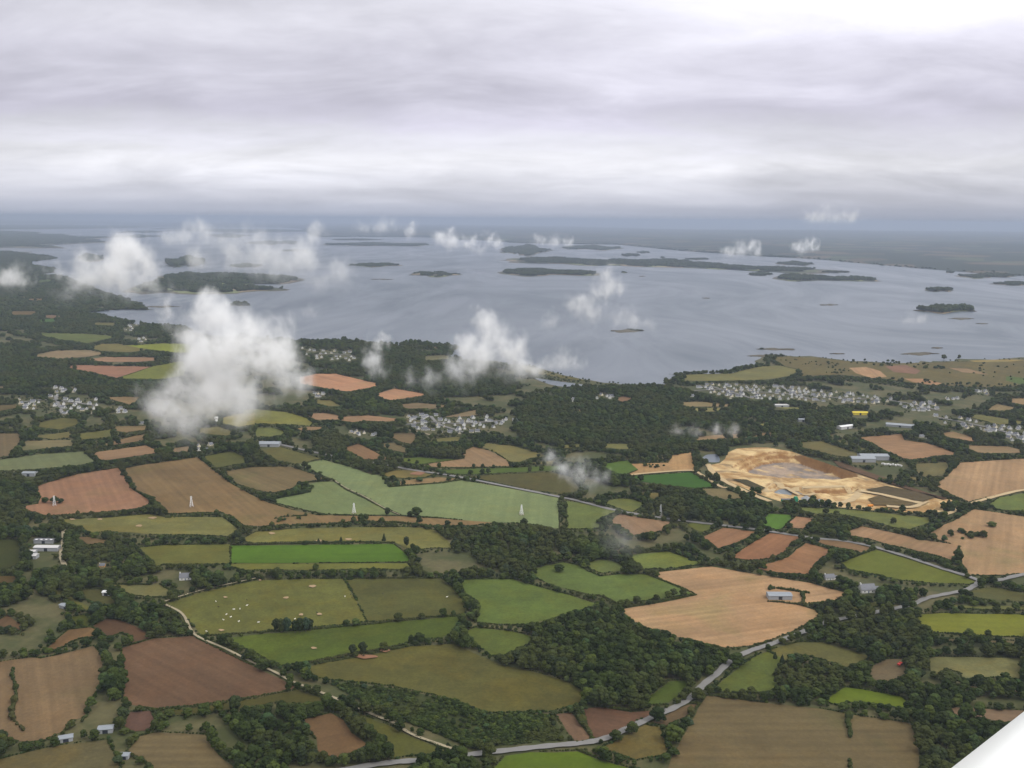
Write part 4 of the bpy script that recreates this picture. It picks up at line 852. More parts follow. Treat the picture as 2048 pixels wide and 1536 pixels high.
for k, kd in enumerate(kinds):
    r_ = empty('tree', (0, 0, 0)); cw = crown_mesh(kd, 100+k).obj('crown', M_PINE if kd else M_LEAF, r_); tk = trunk_mesh(random.Random(k)).obj('trunk', M_BARK, r_); protos.append((r_, cw, tk))
used_proto = set()
def place_tree(x, y, z, h, w_, var, label, group):
    r_, cw, tk = protos[var]
    if var in used_proto:
        r2 = r_.copy(); COL.objects.link(r2)
        for c_ in (cw, tk):
            d = c_.copy(); COL.objects.link(d); d.parent = r2
        r_ = r2
        if 'group' in r_: del r_['group']
    used_proto.add(var)
    r_.location = (x, y, z); r_.scale = (w_, w_, h); r_.rotation_euler = (0, 0, RNG.uniform(0, 6.28))
    return tag(r_, label, 'tree', group)
def names_near(x, y, n=2):
    d = []
    for nm, G, o in FIELD_INFO:
        if abs(G[:, 0]-x).min() < 400 and abs(G[:, 1]-y).min() < 500: d.append((seg_dist(np.array([[x, y]]), G)[0], nm))
    d.sort(); return [q[1] for q in d[:n]]
# houses first reserve their ground, so that no tree hides them
HP = []
for poly, cnt, desc in HOUSES:
    A = pts(poly); lo, hi = A.min(0), A.max(0); got = []; tries = 0
    while len(got) < cnt and tries < 9000:
        tries += 1; p = np.array([RNG.uniform(lo[0]-1, hi[0]+1), RNG.uniform(lo[1]-1, hi[1]+1)])
        if not inside([p], A)[0]: continue
        if any(abs(p[0]-q[0]) < 7.0 and abs(p[1]-q[1]) < 2.4 for q in got): continue
        got.append(p)
    for p in got: HP.append((p[0], p[1], desc, None)); raster(np.array([(p[0]-6, p[1]-4), (p[0]+6, p[1]-4), (p[0]+6, p[1]+3.5), (p[0]-6, p[1]+3.5)]), 4, 1)
for x, y, lb, L_ in NEAR_HOUSES:
    s = L_*FPX/math.hypot(ALT, gp(x, y)[1])*.7; raster(np.array([(x-s, y-s*.6), (x+s, y-s*.6), (x+s, y+s*.55), (x-s, y+s*.55)]), 4)
for x, y, L_, W_, H_, rc, ro, lb in SHEDS:
    s = L_*FPX/math.hypot(ALT, gp(x, y)[1])*.52; k_ = s*.16+3; raster(np.array([(x-s, y-k_), (x+s, y-k_), (x+s, y+k_+2), (x-s, y+k_+2)]), 4)
raster(pts('1760,925 1805,925 1805,933 1760,933'), 4)
raster(pts('75,1104 104,1104 104,1136 60,1140'), 4)
# gap filling: every free piece of land carries trees or scrub, as tall as the gap allows
VIL = np.zeros((MH, MW), bool)
for poly, cnt, desc in HOUSES:
    sv = mask; mask = np.zeros((MH, MW), np.int16); raster(pts(poly), 1); VIL |= mask > 0; mask = sv
WD = np.zeros((MH, MW), bool)
sv = mask; mask = np.zeros((MH, MW), np.int16)
for s_ in WOODS: raster(pts(s_), 1)
WD = mask > 0; mask = sv
fm = mask >= 10; NEAR = np.zeros((MH, MW), bool)
for dy_ in range(-7, 11):
    for dx_ in range(-12, 13, 3): NEAR |= np.roll(np.roll(fm, dy_, 0), dx_, 1)
cand = []
for d0, d1, sp_ in ((560, 1150, 6.8), (1150, 1800, 7.6), (1800, 2800, 8.8), (2800, 4300, 11), (4300, 12500, 19)):
    hw = d1*.62; P = np.column_stack([a.ravel() for a in np.meshgrid(np.arange(-hw, hw, sp_), np.arange(d0, d1, sp_*.92))])
    P = P+RNG.uniform(-.48, .48, P.shape)*sp_; P3 = np.column_stack([P, np.zeros(len(P))]); px, py, dp = project(P3)
    k = (px > -110) & (px < 2160) & (py < 1650) & (py > 430); P, px, py, dp = P[k], px[k], py[k], dp[k]
    m_ = look(px, py); k = m_ == 1; P, px, py, dp = P[k], px[k], py[k], dp[k]
    base = RNG.choice([5.5, 8, 10, 12, 14.5], len(P), p=[.14, .24, .30, .22, .10])
    base *= np.clip(1+.35*_hash(P, 60, 3.3)*.6, .6, 1.35)
    vil = VIL[np.clip(py.astype(int)+OY, 0, MH-1), np.clip(px.astype(int)+OX, 0, MW-1)]
    base = np.where(vil, np.minimum(base, 6.5)*.8, base); keep = ~(vil & (RNG.random(len(P)) < .35))
    h = np.zeros(len(P))
    for hh in (1.0, .8, .62, .45, .32, .2):
        q = base*hh; tx, ty, _ = project(np.column_stack([P, q*.72])); mm = look(tx, ty); wpx = q*.33*FPX/dp
        mL, mR = look(px-wpx, py), look(px+wpx, py)
        ok = (h == 0) & ((mm < 3) | (mm == 3)) & (mm != 2) & ((mL < 10) | (mR < 10)) & (mm != 4)
        h = np.where(ok, q, h)
    h = np.where(h == 0, RNG.uniform(1.3, 2.4, len(P)), h)
    ii_, jj_ = np.clip(py.astype(int)+OY, 0, MH-1), np.clip(px.astype(int)+OX, 0, MW-1)
    wood_, near_ = WD[ii_, jj_] | (py < 640), NEAR[ii_, jj_]
    clump = _hash(P, 23, .7)+.7*_hash(P, 61, 2.9)
    keep &= wood_ | near_ | (clump > .55) | vil
    h = np.where(wood_ | (clump > .4), h, h*RNG.uniform(.5, .95, len(P))); 
    cl_ = _hash(P, 38, 1.9)+.6*_hash(P, 97, 4.4); keep &= ~((cl_ > 1.25) & (mm == 1) & (py < 900))
    keep &= ~((h < 2.4) & (RNG.random(len(P)) < .25))
    wv = np.maximum(h*RNG.uniform(.72, 1.05, len(P)), np.minimum(sp_*1.15, 3.4+.0006*dp))
    wv = np.where(h > 5, np.maximum(wv, sp_*RNG.uniform(.95, 1.5, len(P))), wv)
    for (x, y), hh, ww, ii, jj, dd, kk in zip(P, h, wv, px, py, dp, keep):
        if kk: cand.append((x, y, hh, ww, ii, jj, dd))
C = np.array(cand); print('scatter', len(C), 'far', len(wood_pts))
# scrub thicket (south of the round olive pasture) and shore moor keep low
def lower(poly, f, thin):
    k = inside(C[:, 4:6], pts(poly)); C[k, 2] = np.minimum(C[k, 2], f*RNG.uniform(.5, 1.2, k.sum())); C[k, 3] = np.minimum(C[k, 3], np.maximum(C[k, 2]*1.5, 3.4))
    return k & (RNG.random(len(C)) < thin)
drop = lower('655,1364 790,1373 890,1395 980,1428 1110,1428 1130,1480 940,1500 760,1420', 4.2, .3) | lower('1540,700 2200,700 2200,745 1640,750', 4, .8) | lower('1630,745 2200,770 2200,790 1700,775', 7, .1)
drop |= lower('1030,725 1200,760 1330,765 1330,775 1040,775', 5, .3)
C = C[~drop]
# the largest ones in view become trees of their own, the rest one wood
size = C[:, 2]*C[:, 3]/(C[:, 6]**2)
vis = (C[:, 4] > 4) & (C[:, 4] < 2040) & (C[:, 5] < 1530) & (C[:, 2] > 5.5)
vis &= ~((C[:, 4] > 1890) & (C[:, 5] > 1405+ (2048-C[:, 4])*.8))
order = np.argsort(-size*vis); NIND = 300-len(TREES); ind = order[:NIND]; rest = np.ones(len(C), bool); rest[ind] = False
for x, y, hh, ww, kd, _ in TREES:
    X_, Y_ = gp(x, y); var = {0: int(RNG.integers(0, 8)), 1: int(RNG.integers(8, 11)), 2: 11}[kd]
    if hh < 12 and kd == 0: hh *= 1.0
    nn_ = names_near(X_, Y_); look_ = {0: 'round dark green tree', 1: 'tall pine like tree', 2: 'small conical tree'}[kd]
    big = 'big ' if hh >= 12 and kd == 0 else ''
    place_tree(X_, Y_, 0, hh, ww, var, f'{big}{look_} standing out beside the {nn_[0]}', f'trees standing out beside the {nn_[0]}')
for k in ind:
    x, y, hh, ww = C[k, :4]; nn_ = names_near(x, y); ad_ = 'bushy' if ww > hh*.95 else 'slender' if ww < hh*.8 else 'leafy'
    place_tree(x, y, 0, hh, ww, int(RNG.integers(0, 8)) if RNG.random() < .93 else int(RNG.integers(8, 11)), f'{ad_} green tree between the {nn_[0]} and the {nn_[1]}', f'trees between the {nn_[0]} and the {nn_[1]}')
def stuff_points(name, rows, mat, label, cat):
    A = np.array(rows, float); me = bpy.data.meshes.new(name); me.from_pydata([tuple(p) for p in A[:, :3]], [], [])
    for an, ty, col_ in (('sz', 'FLOAT_VECTOR', np.column_stack([A[:, 4], A[:, 4], A[:, 3]])), ('rt', 'FLOAT_VECTOR', np.column_stack([A[:, 0]*0, A[:, 0]*0, RNG.uniform(0, 6.28, len(A))]))):
        at = me.attributes.new(an, ty, 'POINT'); at.data.foreach_set('vector', col_.astype(np.float32).ravel())
    at = me.attributes.new('vr', 'INT', 'POINT'); at.data.foreach_set('value', A[:, 5].astype(np.int32))
    o = bpy.data.objects.new(name, me); COL.objects.link(o); me.materials.append(mat)
    ng = bpy.data.node_groups.new(name, 'GeometryNodeTree'); ng.interface.new_socket('Geometry', in_out='INPUT', socket_type='NodeSocketGeometry'); ng.interface.new_socket('Geometry', in_out='OUTPUT', socket_type='NodeSocketGeometry')
    N = ng.nodes; gi = N.new('NodeGroupInput'); go = N.new('NodeGroupOutput'); ip = N.new('GeometryNodeInstanceOnPoints'); jn = N.new('GeometryNodeJoinGeometry')
    for r_, cw, tk in protos[::-1]:
        oi = N.new('GeometryNodeObjectInfo'); oi.inputs['Object'].default_value = cw; oi.inputs['As Instance'].default_value = True; oi.transform_space = 'ORIGINAL'; ng.links.new(oi.outputs['Geometry'], jn.inputs[0])
    def attr(nm, ty):
        a = N.new('GeometryNodeInputNamedAttribute'); a.data_type = ty; a.inputs['Name'].default_value = nm; return a.outputs['Attribute']
    ng.links.new(gi.outputs[0], ip.inputs['Points']); ng.links.new(jn.outputs[0], ip.inputs['Instance']); ip.inputs['Pick Instance'].default_value = True
    ng.links.new(attr('vr', 'INT'), ip.inputs['Instance Index']); ng.links.new(attr('sz', 'FLOAT_VECTOR'), ip.inputs['Scale']); ng.links.new(attr('rt', 'FLOAT_VECTOR'), ip.inputs['Rotation'])
    ng.links.new(ip.outputs[0], go.inputs[0]); md = o.modifiers.new('wood', 'NODES'); md.node_group = ng
    return tag(o, label, cat, None, 'stuff')
Rr = C[rest]; tall = Rr[:, 2] > 3.2
mk = lambda q: [(a[0], a[1], 0, a[2], a[3], int(RNG.integers(0, 8)) if RNG.random() < .9 else int(RNG.integers(8, 12))) for a in q]
loose = []
A = pts('655,1366 790,1376 890,1398 980,1430 1108,1430 1128,1480 945,1498 765,1424'); lo, hi = A.min(0), A.max(0); got = 0
while got < 2600:
    p = RNG.uniform(lo, hi)
    if inside([p], A)[0] and look(np.array([p[0]]), np.array([p[1]]))[0] == 1:
        got += 1; X_, Y_ = gp(*p); nz_ = _hash(np.array([[X_, Y_]]), 14, 1.1)[0]
        if nz_ < -.75: continue
        h = (1.6+max(0, nz_)*1.7)*RNG.uniform(.6, 1.25); loose.append((X_, Y_, 0, h, h*RNG.uniform(1.0, 1.7)+.6, int(RNG.integers(0, 8))))
for nm, G, o in FIELD_INFO:
    if np.hypot(*G.mean(0)) > 3000: continue
    ar = .5*np.sum(G[:, 0]*np.roll(G[:, 1], -1)-np.roll(G[:, 0], -1)*G[:, 1]); sg = 1 if ar > 0 else -1
    for a_, b_ in zip(G, np.roll(G, -1, axis=0)):
        L_ = np.hypot(*(b_-a_)); T_ = (b_-a_)/max(L_, 1e-6); N_ = np.array([T_[1], -T_[0]])*sg; q = 0
        if RNG.random() < .10: continue
        hb = RNG.uniform(1.0, 1.9)
        while q < L_:
            p = a_+T_*q+N_*(1.3+RNG.normal(0, .35)); q += RNG.uniform(1.7, 3.1)+(RNG.uniform(4, 12) if RNG.random() < .025 else 0)
            ex, ey, _ = project(np.array([[p[0], p[1], 0.]]))
            if not (-60 < ex[0] < 2120 and ey[0] < 1600) or look(ex, ey)[0] != 1: continue
            h = hb*RNG.uniform(.7, 1.35); loose.append((p[0], p[1], 0, h, h*RNG.uniform(1.1, 1.6)+.5, int(RNG.integers(0, 8))))
print('loose', len(loose))
for ps, cnt, hh in LOOSE:
    A = pts(ps); lo, hi = A.min(0), A.max(0); got = 0
    while got < cnt:
        p = RNG.uniform(lo, hi)
        if inside([p], A)[0]:
            X_, Y_ = gp(*p); got += 1; h = hh*RNG.uniform(.6, 1.5); loose.append((X_, Y_, 0, h, h*RNG.uniform(.9, 1.7), int(RNG.integers(0, 8))))
stuff_points('woodland', mk(Rr[tall]), M_LEAF, 'dark green woods and tree belts filling the land between the fields', 'woodland')
stuff_points('scrub', loose+mk(Rr[~tall]), M_LEAF, 'low scrub and bushes along the field edges', 'scrub')
stuff_points('distant_woodland', wood_pts, M_LEAF, 'hazy dark woods on the islands and the far shore', 'woodland')
# ------------------------------------------------------------------ hedges
for k, (lb, tile, hh, tree, s) in enumerate(HEDGES):
    L = ground(pts2(s, tile)); rr = random.Random(900+k); mb = MB()
    seg = np.hypot(*np.diff(L, axis=0).T); cum = np.concatenate([[0], np.cumsum(seg)]); tot = cum[-1]; p = 0
    c0 = L.mean(0)
    while p < tot:
        x, y = np.interp(p, cum, L[:, 0])-c0[0], np.interp(p, cum, L[:, 1])-c0[1]; h = hh*rr.uniform(.65, 1.2)
        if rr.random() < tree*.2: h *= rr.uniform(1.5, 2.4)
        r_ = max(1.0, h*.52); V, F_ = lumpy((x+rr.gauss(0, .4), y+rr.gauss(0, .4), h*.45), r_, rr, h*.58/r_); V[:, 2] = np.maximum(V[:, 2], -.05); mb.add(V, F_)
        leaf_quads(mb, (x, y, h*.5), (r_, r_, h*.55), 5, .28, rr)
        p += r_*rr.uniform(.75, 1.35)
        if rr.random() < .03: p += rr.uniform(1, 5)
    o = mb.obj('hedge', M_HEDGE); o.location = (c0[0], c0[1], 0); tag(o, lb, 'hedge', 'hedges between the fields')
# ------------------------------------------------------------------ houses, barns
def gable(L_, W_, H_, pitch, ov=.4, th=.25):
    """walls as a closed pentagonal prism and two roof slabs"""
    rz = H_+W_/2*math.tan(pitch); wl_ = MB(); x, y = L_/2, W_/2
    wl_.add([(-x, -y, -.3), (-x, y, -.3), (-x, y, H_), (-x, 0, rz), (-x, -y, H_), (x, -y, -.3), (x, y, -.3), (x, y, H_), (x, 0, rz), (x, -y, H_)],
            [(0, 1, 2, 3, 4)[::-1], (5, 6, 7, 8, 9), (0, 5, 9, 4), (1, 2, 7, 6), (2, 3, 8, 7), (3, 4, 9, 8)])
    rf = MB(); dz = ov*math.tan(pitch)
    for s in (-1, 1):
        a = [(-x-ov, s*(y+ov), H_-dz+.03), (x+ov, s*(y+ov), H_-dz+.03), (x+ov, 0, rz+.03), (-x-ov, 0, rz+.03)]
        t_ = [(p[0], p[1], p[2]+th) for p in a]
        f = [(0, 1, 2, 3), (7, 6, 5, 4), (0, 4, 5, 1), (1, 5, 6, 2), (3, 7, 4, 0)] if s == 1 else [(3, 2, 1, 0), (4, 5, 6, 7), (1, 5, 4, 0), (2, 6, 5, 1), (0, 4, 7, 3)]
        rf.add(a+t_, f)
    return wl_, rf, rz
def house_proto(L_, W_, H_, pitch, wall, wing):
    r_ = empty('house', (0, 0, 0)); a, f, rz = gable(L_, W_, H_, R(pitch)); 
    if wing:
        b_, g_, _ = gable(5.5, 4.5, H_*.7, R(pitch-4))
        a.add([(v[0]+L_/2+2, v[1]*1+1, v[2]) for v in b_.V], b_.F); f.add([(v[0]+L_/2+2, v[1]+1, v[2]) for v in g_.V], g_.F)
    wl_ = a.obj('wall', wall, r_); rf = f.obj('roof', M_SLATE, r_)
    ch = MB(); ch.box(-L_/2+.05, -L_/2+.75, -.7, .7, H_, rz+1.1); ch.box(-L_/2+.0, -L_/2+.8, -.75, .75, rz+1.1, rz+1.25); ch.obj('chimney', wall, rf)
    for s in (-1, 1):
        for xx in (-L_*.28, L_*.28):
            wb = MB(); wb.box(xx-.5, xx+.5, s*W_/2-.04, s*W_/2+.04, .9, 2.2); wb.obj('window', M_WINDOW, r_)
    db = MB(); db.box(-.5, .5, -W_/2-.05, -W_/2+.03, 0, 2.1); db.obj('door', M_DOOR, r_)
    return r_
HPROT = [house_proto(11, 7.5, 3.0, 46, M_WALL, False), house_proto(9.5, 7, 4.6, 44, M_WALL, True), house_proto(10, 7, 2.8, 46, M_CREAM, False), house_proto(13, 8, 3.2, 44, M_WALL, True)]
hused = set()
def copy_tree(o, parent=None):
    c_ = o.copy(); COL.objects.link(c_); c_.parent = parent
    for ch in list(o.children): copy_tree(ch, c_)
    return c_
def put_house(k, x, y, rz, label, group, sc=1):
    o = HPROT[k]
    if k in hused:
        o = copy_tree(o)
        if 'group' in o: del o['group']
    hused.add(k); o.location = (x, y, 0); o.rotation_euler = (0, 0, rz); o.scale = (sc,)*3
    return tag(o, label, 'house', group)
for x, y, desc, _ in HP:
    X_, Y_ = gp(x, y); k = int(RNG.choice([0, 1, 2, 3], p=[.45, .2, .2, .15])); cl_ = ('low white house with steep slate roof', 'tall white house with lower wing', 'cream house with steep slate roof', 'long white house with end wing')[k]
    put_house(k, X_, Y_, R(float(RNG.choice([0, 90, 75, 110]))+RNG.uniform(-14, 14)), f'{cl_} in {desc}', f'{cl_.split(" with")[0]}s in {desc}', RNG.uniform(.6, .9))
for x, y, lb, L_ in NEAR_HOUSES:
    X_, Y_ = gp(x, y); o = put_house(2 if 'orange' in lb else 3, X_, Y_, R(8), lb, None, L_/13.)
    if 'orange' in lb:
        for ch in o.children:
            if ch.name.startswith('wall'): ch.data = ch.data.copy(); ch.data.materials[0] = M_ROOFS['orange']
def put_shed(x, y, L_, W_, H_, rc, ro, lb):
    X_, Y_ = gp(x, y); r_ = empty('barn', (X_, Y_, 0), float(ro)); a, f, rz = gable(L_, W_, H_, R(13), .5)
    a.obj('wall', M_ROOFS['yellow'] if rc == 'yellow' else M_ROOFS['pale'] if rc == 'white' else simple_wall, r_); rf = f.obj('roof', M_ROOFS[rc], r_)
    d = MB(); d.box(-2, 2, -W_/2-.06, -W_/2+.03, 0, min(4, H_-.6)); d.obj('door', M_WINDOW, r_)
    if 'rooflights' in lb:
        for k in range(4):
            xx = -L_/2+L_*(k+.5)/4; y0, y1 = -W_*.38, -W_*.16; z0, z1 = H_+(W_/2+y0)*math.tan(R(13))+.31, H_+(W_/2+y1)*math.tan(R(13))+.31
            q = MB(); V = [(xx-1.4, y0, z0), (xx+1.4, y0, z0), (xx+1.4, y1, z1), (xx-1.4, y1, z1)]; q.add(V+[(v[0], v[1], v[2]-.1) for v in V], [(0, 1, 2, 3), (7, 6, 5, 4), (0, 4, 5, 1), (1, 5, 6, 2), (2, 6, 7, 3), (3, 7, 4, 0)]); q.obj('rooflight', M_ROOFS['white'], rf)
    return tag(r_, lb, 'barn')
simple_wall = simple_mat('grey cladding', (.30, .31, .32), .15, .4)
for s in SHEDS: put_shed(*s)
# white silo tower
X_, Y_ = gp(433, 847); r_ = empty('water_tower', (X_, Y_, 0)); q = MB(); q.bar((0, 0, 0), (0, 0, 9), 2.6, 2.4, 18); q.obj('shaft', M_WALL, r_, True)
q = MB(); q.bar((0, 0, 9), (0, 0, 10.2), 2.4, 3.6, 18); q.bar((0, 0, 10.2), (0, 0, 13), 3.6, 3.6, 18); q.bar((0, 0, 13), (0, 0, 13.8), 3.6, .6, 18); q.obj('tank', M_WALL, r_)
tag(r_, 'round white water tower standing alone in the pale field below the big cloud', 'water tower')
# caravans beside the twin sheds
cv0 = empty('caravan', (0, 0, 0)); q = MB(); q.box(-2.6, 2.6, -1.1, 1.1, .5, 2.3); q.box(-2.3, 2.2, -.95, .95, 2.3, 2.6); q.obj('body', M_WALL, cv0)
q = MB(); q.box(-1.8, 1.8, -1.14, -1.09, 1.3, 1.9); q.obj('window', M_WINDOW, cv0)
for sx_ in (-1, 1): q = MB(); q.bar((.2, sx_*1.0, .35), (.2, sx_*1.2, .35), .35, .35, 12); q.obj('wheel', M_WINDOW, cv0)
for k in range(8):
    X_, Y_ = gp(1766+k*5.0, 929+k*.4+(k % 2)); o = cv0 if k == 0 else copy_tree(cv0); o.location = (X_, Y_, 0); o.rotation_euler = (0, 0, .3*k)
    tag(o, 'small white caravan in the row behind the twin metal sheds', 'caravan', 'caravans behind the twin metal sheds')
# ------------------------------------------------------------------ pylons
M_STEEL = simple_mat('galvanised steel', (.74, .74, .73), .08, .5, .5, .4); M_CONC = simple_mat('pylon footing', (.26, .17, .12), .3, .6)
def pylon(x, y, hpx, label, wide, mat):
    X_, Y_ = gp(x, y); D = math.sqrt(X_**2+Y_**2+ALT**2); H_ = hpx*D/FPX; r_ = empty('electricity_pylon', (X_, Y_, 0), .5); q = MB(); wb = H_*wide
    lev = [0, .22, .42, .6, .75, .88, 1.0]; cor = lambda t_, i: Vector(((1-t_)**.9*wb/2*(-1, 1, 1, -1)[i]+.12*(-1, 1, 1, -1)[i], (1-t_)**.9*wb/2*(-1, -1, 1, 1)[i]+.12*(-1, -1, 1, 1)[i], t_*H_))
    for a_, b_ in zip(lev, lev[1:]):
        for i in range(4):
            q.bar(cor(a_, i), cor(b_, i), .26, .22); q.bar(cor(a_, i), cor(b_, (i+1) % 4), .12); q.bar(cor(b_, i), cor(b_, (i+1) % 4), .12)
    q.obj('lattice_mast', mat, r_)
    for z_, l_ in ((.97, .16), (.86, .2), (.75, .16)):
        q = MB(); q.bar((-l_*H_*.6, 0, z_*H_), (l_*H_*.6, 0, z_*H_), .14); q.bar((-l_*H_*.6, 0, z_*H_), (0, 0, (z_+.05)*H_), .1); q.bar((l_*H_*.6, 0, z_*H_), (0, 0, (z_+.05)*H_), .1); q.obj('crossarm', mat, r_)
    for i in range(4):
        c_ = cor(0, i); q = MB(); q.box(c_.x-.6, c_.x+.6, c_.y-.6, c_.y+.6, 0, .9); q.obj('footing', M_CONC, r_)
    return tag(r_, label, 'pylon', 'electricity pylons crossing the fields')
for (x, y, h_), lb in zip(PYLONS, ('white pylon beside the tree clump in the pinkish field', 'white pylon in the broad brown field', 'white pylon in the lower blue green crop', 'white pylon in the upper blue green crop beside the tree strip')): pylon(x, y, h_, lb, .27, M_STEEL)
pylon(1321, 1033, 24, 'thin grey pylon at the edge of the wood below the quarry', .16, simple_mat('grey steel', (.42, .43, .43), .1, .5))
# ------------------------------------------------------------------ quarry plant
M_GREEN = simple_mat('green plant paint', (.03, .24, .13), .2, .5); M_RED = simple_mat('red paint', (.40, .05, .04), .2, .5); M_GRAVEL = simple_mat('grey gravel', (.26, .27, .27), .3, .5); M_TYRE = simple_mat('rubber', (.02, .02, .02), .2, 2)
X_, Y_ = gp(1591, 1005); r_ = empty('crusher_plant', (X_, Y_, 0), .3, (.7, .7, .7))
q = MB(); q.box(-4, 4, -3.5, 3.5, 2.2, 10); q.box(-3, 3, -2.6, 2.6, 10, 12.5); q.obj('housing', M_GREEN, r_)
for a_ in (-3.4, 3.4):
    for b_ in (-3, 3): q = MB(); q.box(a_-.3, a_+.3, b_-.3, b_+.3, 0, 2.2); q.obj('leg', M_GREEN, r_)
q = MB(); q.bar((-4, 0, 9), (-20, 2, 1.2), .8, .8); q.obj('conveyor', M_GREEN, r_); q = MB(); q.bar((4, 0, 6), (14, -4, 4.4), .7, .7); q.obj('conveyor', M_GREEN, r_)
tag(r_, 'green crusher plant at the near edge of the quarry', 'crusher')
X_, Y_ = gp(1571, 1003); r_ = empty('plant_shed', (X_, Y_, 0), .1); a, f, rz = gable(12, 5, 3.5, R(12)); a.obj('wall', M_GREEN, r_); f.obj('roof', M_ROOFS['dark'], r_); tag(r_, 'low dark green shed left of the green crusher plant', 'shed')
def truck(x, y, mat, rz, label, z=None):
    X_, Y_ = gp(x, y); z0 = float(qheight(np.array([[X_, Y_]]))[0]) if z is None else z; r_ = empty('dump_truck', (X_, Y_, z0+.1), rz)
    q = MB(); q.add([(-4, -1.4, 1.3), (1.4, -1.4, 1.3), (1.4, 1.4, 1.3), (-4, 1.4, 1.3), (-4.6, -1.6, 3.3), (1.6, -1.6, 3.2), (1.6, 1.6, 3.2), (-4.6, 1.6, 3.3)], [(3, 2, 1, 0), (4, 5, 6, 7), (0, 1, 5, 4), (1, 2, 6, 5), (2, 3, 7, 6), (3, 0, 4, 7)]); q.obj('tipper_body', mat, r_)
    q = MB(); q.box(1.9, 3.9, -1.25, 1.25, .9, 3.3); q.obj('cab', mat, r_); q = MB(); q.box(3.88, 3.95, -1.1, 1.1, 2.1, 3.0); q.obj('windscreen', M_WINDOW, r_)
    for xx in (-3, -1.4, 2.8):
        for s in (-1, 1): q = MB(); q.bar((xx, s*.9, .65), (xx, s*1.4, .65), .65, .65, 12); q.obj('wheel', M_TYRE, r_)
    return tag(r_, label, 'truck')
truck(1665, 961, M_RED, .2, 'red dump truck on the quarry floor by the far bank', -14.8)
truck(1682, 1010, M_RED, 1.2, 'red dump truck near the crusher plant at the quarry front'); truck(1741, 1014, simple_mat('orange paint', (.65, .25, .04), .1, .5), .4, 'orange dump truck at the quarry front right of the red one')
def heap(x, y, r0, h0, label, z=None):
    X_, Y_ = gp(x, y); rr = random.Random(int(x)); V = [(0, 0, h0)]; F_ = []; n_ = 18
    for k, (s, zz) in enumerate(((.25, .8), (.55, .45), (.85, .12), (1.05, -.3))):
        for i in range(n_): a_ = 2*math.pi*i/n_; q_ = r0*s*(1+rr.uniform(-.1, .1)); V.append((math.cos(a_)*q_, math.sin(a_)*q_*.8, zz*h0 if zz > 0 else zz))
    F_ += [(0, 1+i, 1+(i+1) % n_) for i in range(n_)]
    for k in range(3): F_ += [(1+k*n_+i, 1+(k+1)*n_+i, 1+(k+1)*n_+(i+1) % n_, 1+k*n_+(i+1) % n_) for i in range(n_)]
    z0 = float(qheight(np.array([[X_, Y_]]))[0]) if z is None else z
    return tag(mesh_obj('gravel_heap', V, F_, M_GRAVEL, loc=(X_, Y_, z0)), label, 'gravel heap')
heap(1612, 1000, 9, 5, 'grey gravel heap just right of the green crusher plant'); heap(1640, 1003, 8, 4.5, 'grey gravel heap between crusher plant and red truck'); heap(1556, 985, 8, 4, 'grey gravel heap above the low dark green shed')
X_, Y_ = gp(1801, 1332); r_ = empty('tractor', (X_, Y_, 1.3), .7)
q = MB(); q.box(-.3, 2.2, -.55, .55, .9, 1.8); q.obj('bonnet', M_RED, r_); q = MB(); q.box(-1.6, -.3, -.8, .8, 1.1, 2.9); q.obj('cab', M_RED, r_); q = MB(); q.box(-4.5, -2, -1.1, 1.1, .8, 2.2); q.obj('trailer', M_RED, r_)
for xx, s, rad in ((-1, 1, .9), (-1, -1, .9), (1.7, 1, .55), (1.7, -1, .55), (-3.4, 1, .5), (-3.4, -1, .5)): q = MB(); q.bar((xx, s*.85, rad), (xx, s*1.25, rad), rad, rad, 12); q.obj('wheel', M_TYRE, r_)
tag(r_, 'red tractor with trailer in the rough brown clearing', 'tractor')
# ------------------------------------------------------------------ cows
def cow_mesh():
    rings = [(-1.15, 1.15, .10, .16), (-1.05, 1.12, .30, .36), (-.6, 1.05, .36, .42), (0, 1.0, .40, .46), (.5, 1.03, .36, .44), (.85, 1.12, .26, .36), (1.1, 1.28, .16, .22), (1.3, 1.36, .15, .17), (1.55, 1.25, .13, .14), (1.8, 1.1, .08, .09)]
    n_ = 10; V = []; F_ = []
    for x, z, ry, rz_ in rings:
        for i in range(n_): a_ = 2*math.pi*i/n_; V.append((x, math.cos(a_)*ry, z+math.sin(a_)*rz_))
    for k in range(len(rings)-1): F_ += [(k*n_+i, k*n_+(i+1) % n_, (k+1)*n_+(i+1) % n_, (k+1)*n_+i) for i in range(n_)]
    F_ += [tuple(range(n_))[::-1], tuple(range((len(rings)-1)*n_, len(rings)*n_))]
    q = MB(); q.add(V, F_)
    for x, s in ((-.85, .22), (-.85, -.22), (.65, .2), (.65, -.2)):
        off = -.12 if x < 0 else .05
        q.bar((x, s, .95), (x+off, s, .5), .13, .075, 8); q.bar((x+off, s, .5), (x+off*.4, s, 0), .07, .055, 8)
    q.bar((-1.12, 0, 1.3), (-1.3, 0, .6), .035, .05, 6)
    for s in (-1, 1): q.bar((1.42, s*.12, 1.42), (1.38, s*.36, 1.4), .06, .03, 6)
    return q
cwm = cow_mesh().obj('cow', simple_mat('white cow hide', (.78, .75, .70), .06, .6), None, True); cdm = mesh_obj('cow', [v.co[:] for v in cwm.data.vertices], [tuple(p.vertices) for p in cwm.data.polygons], simple_mat('dark cow hide', (.035, .028, .025), .2, .6), None, True)
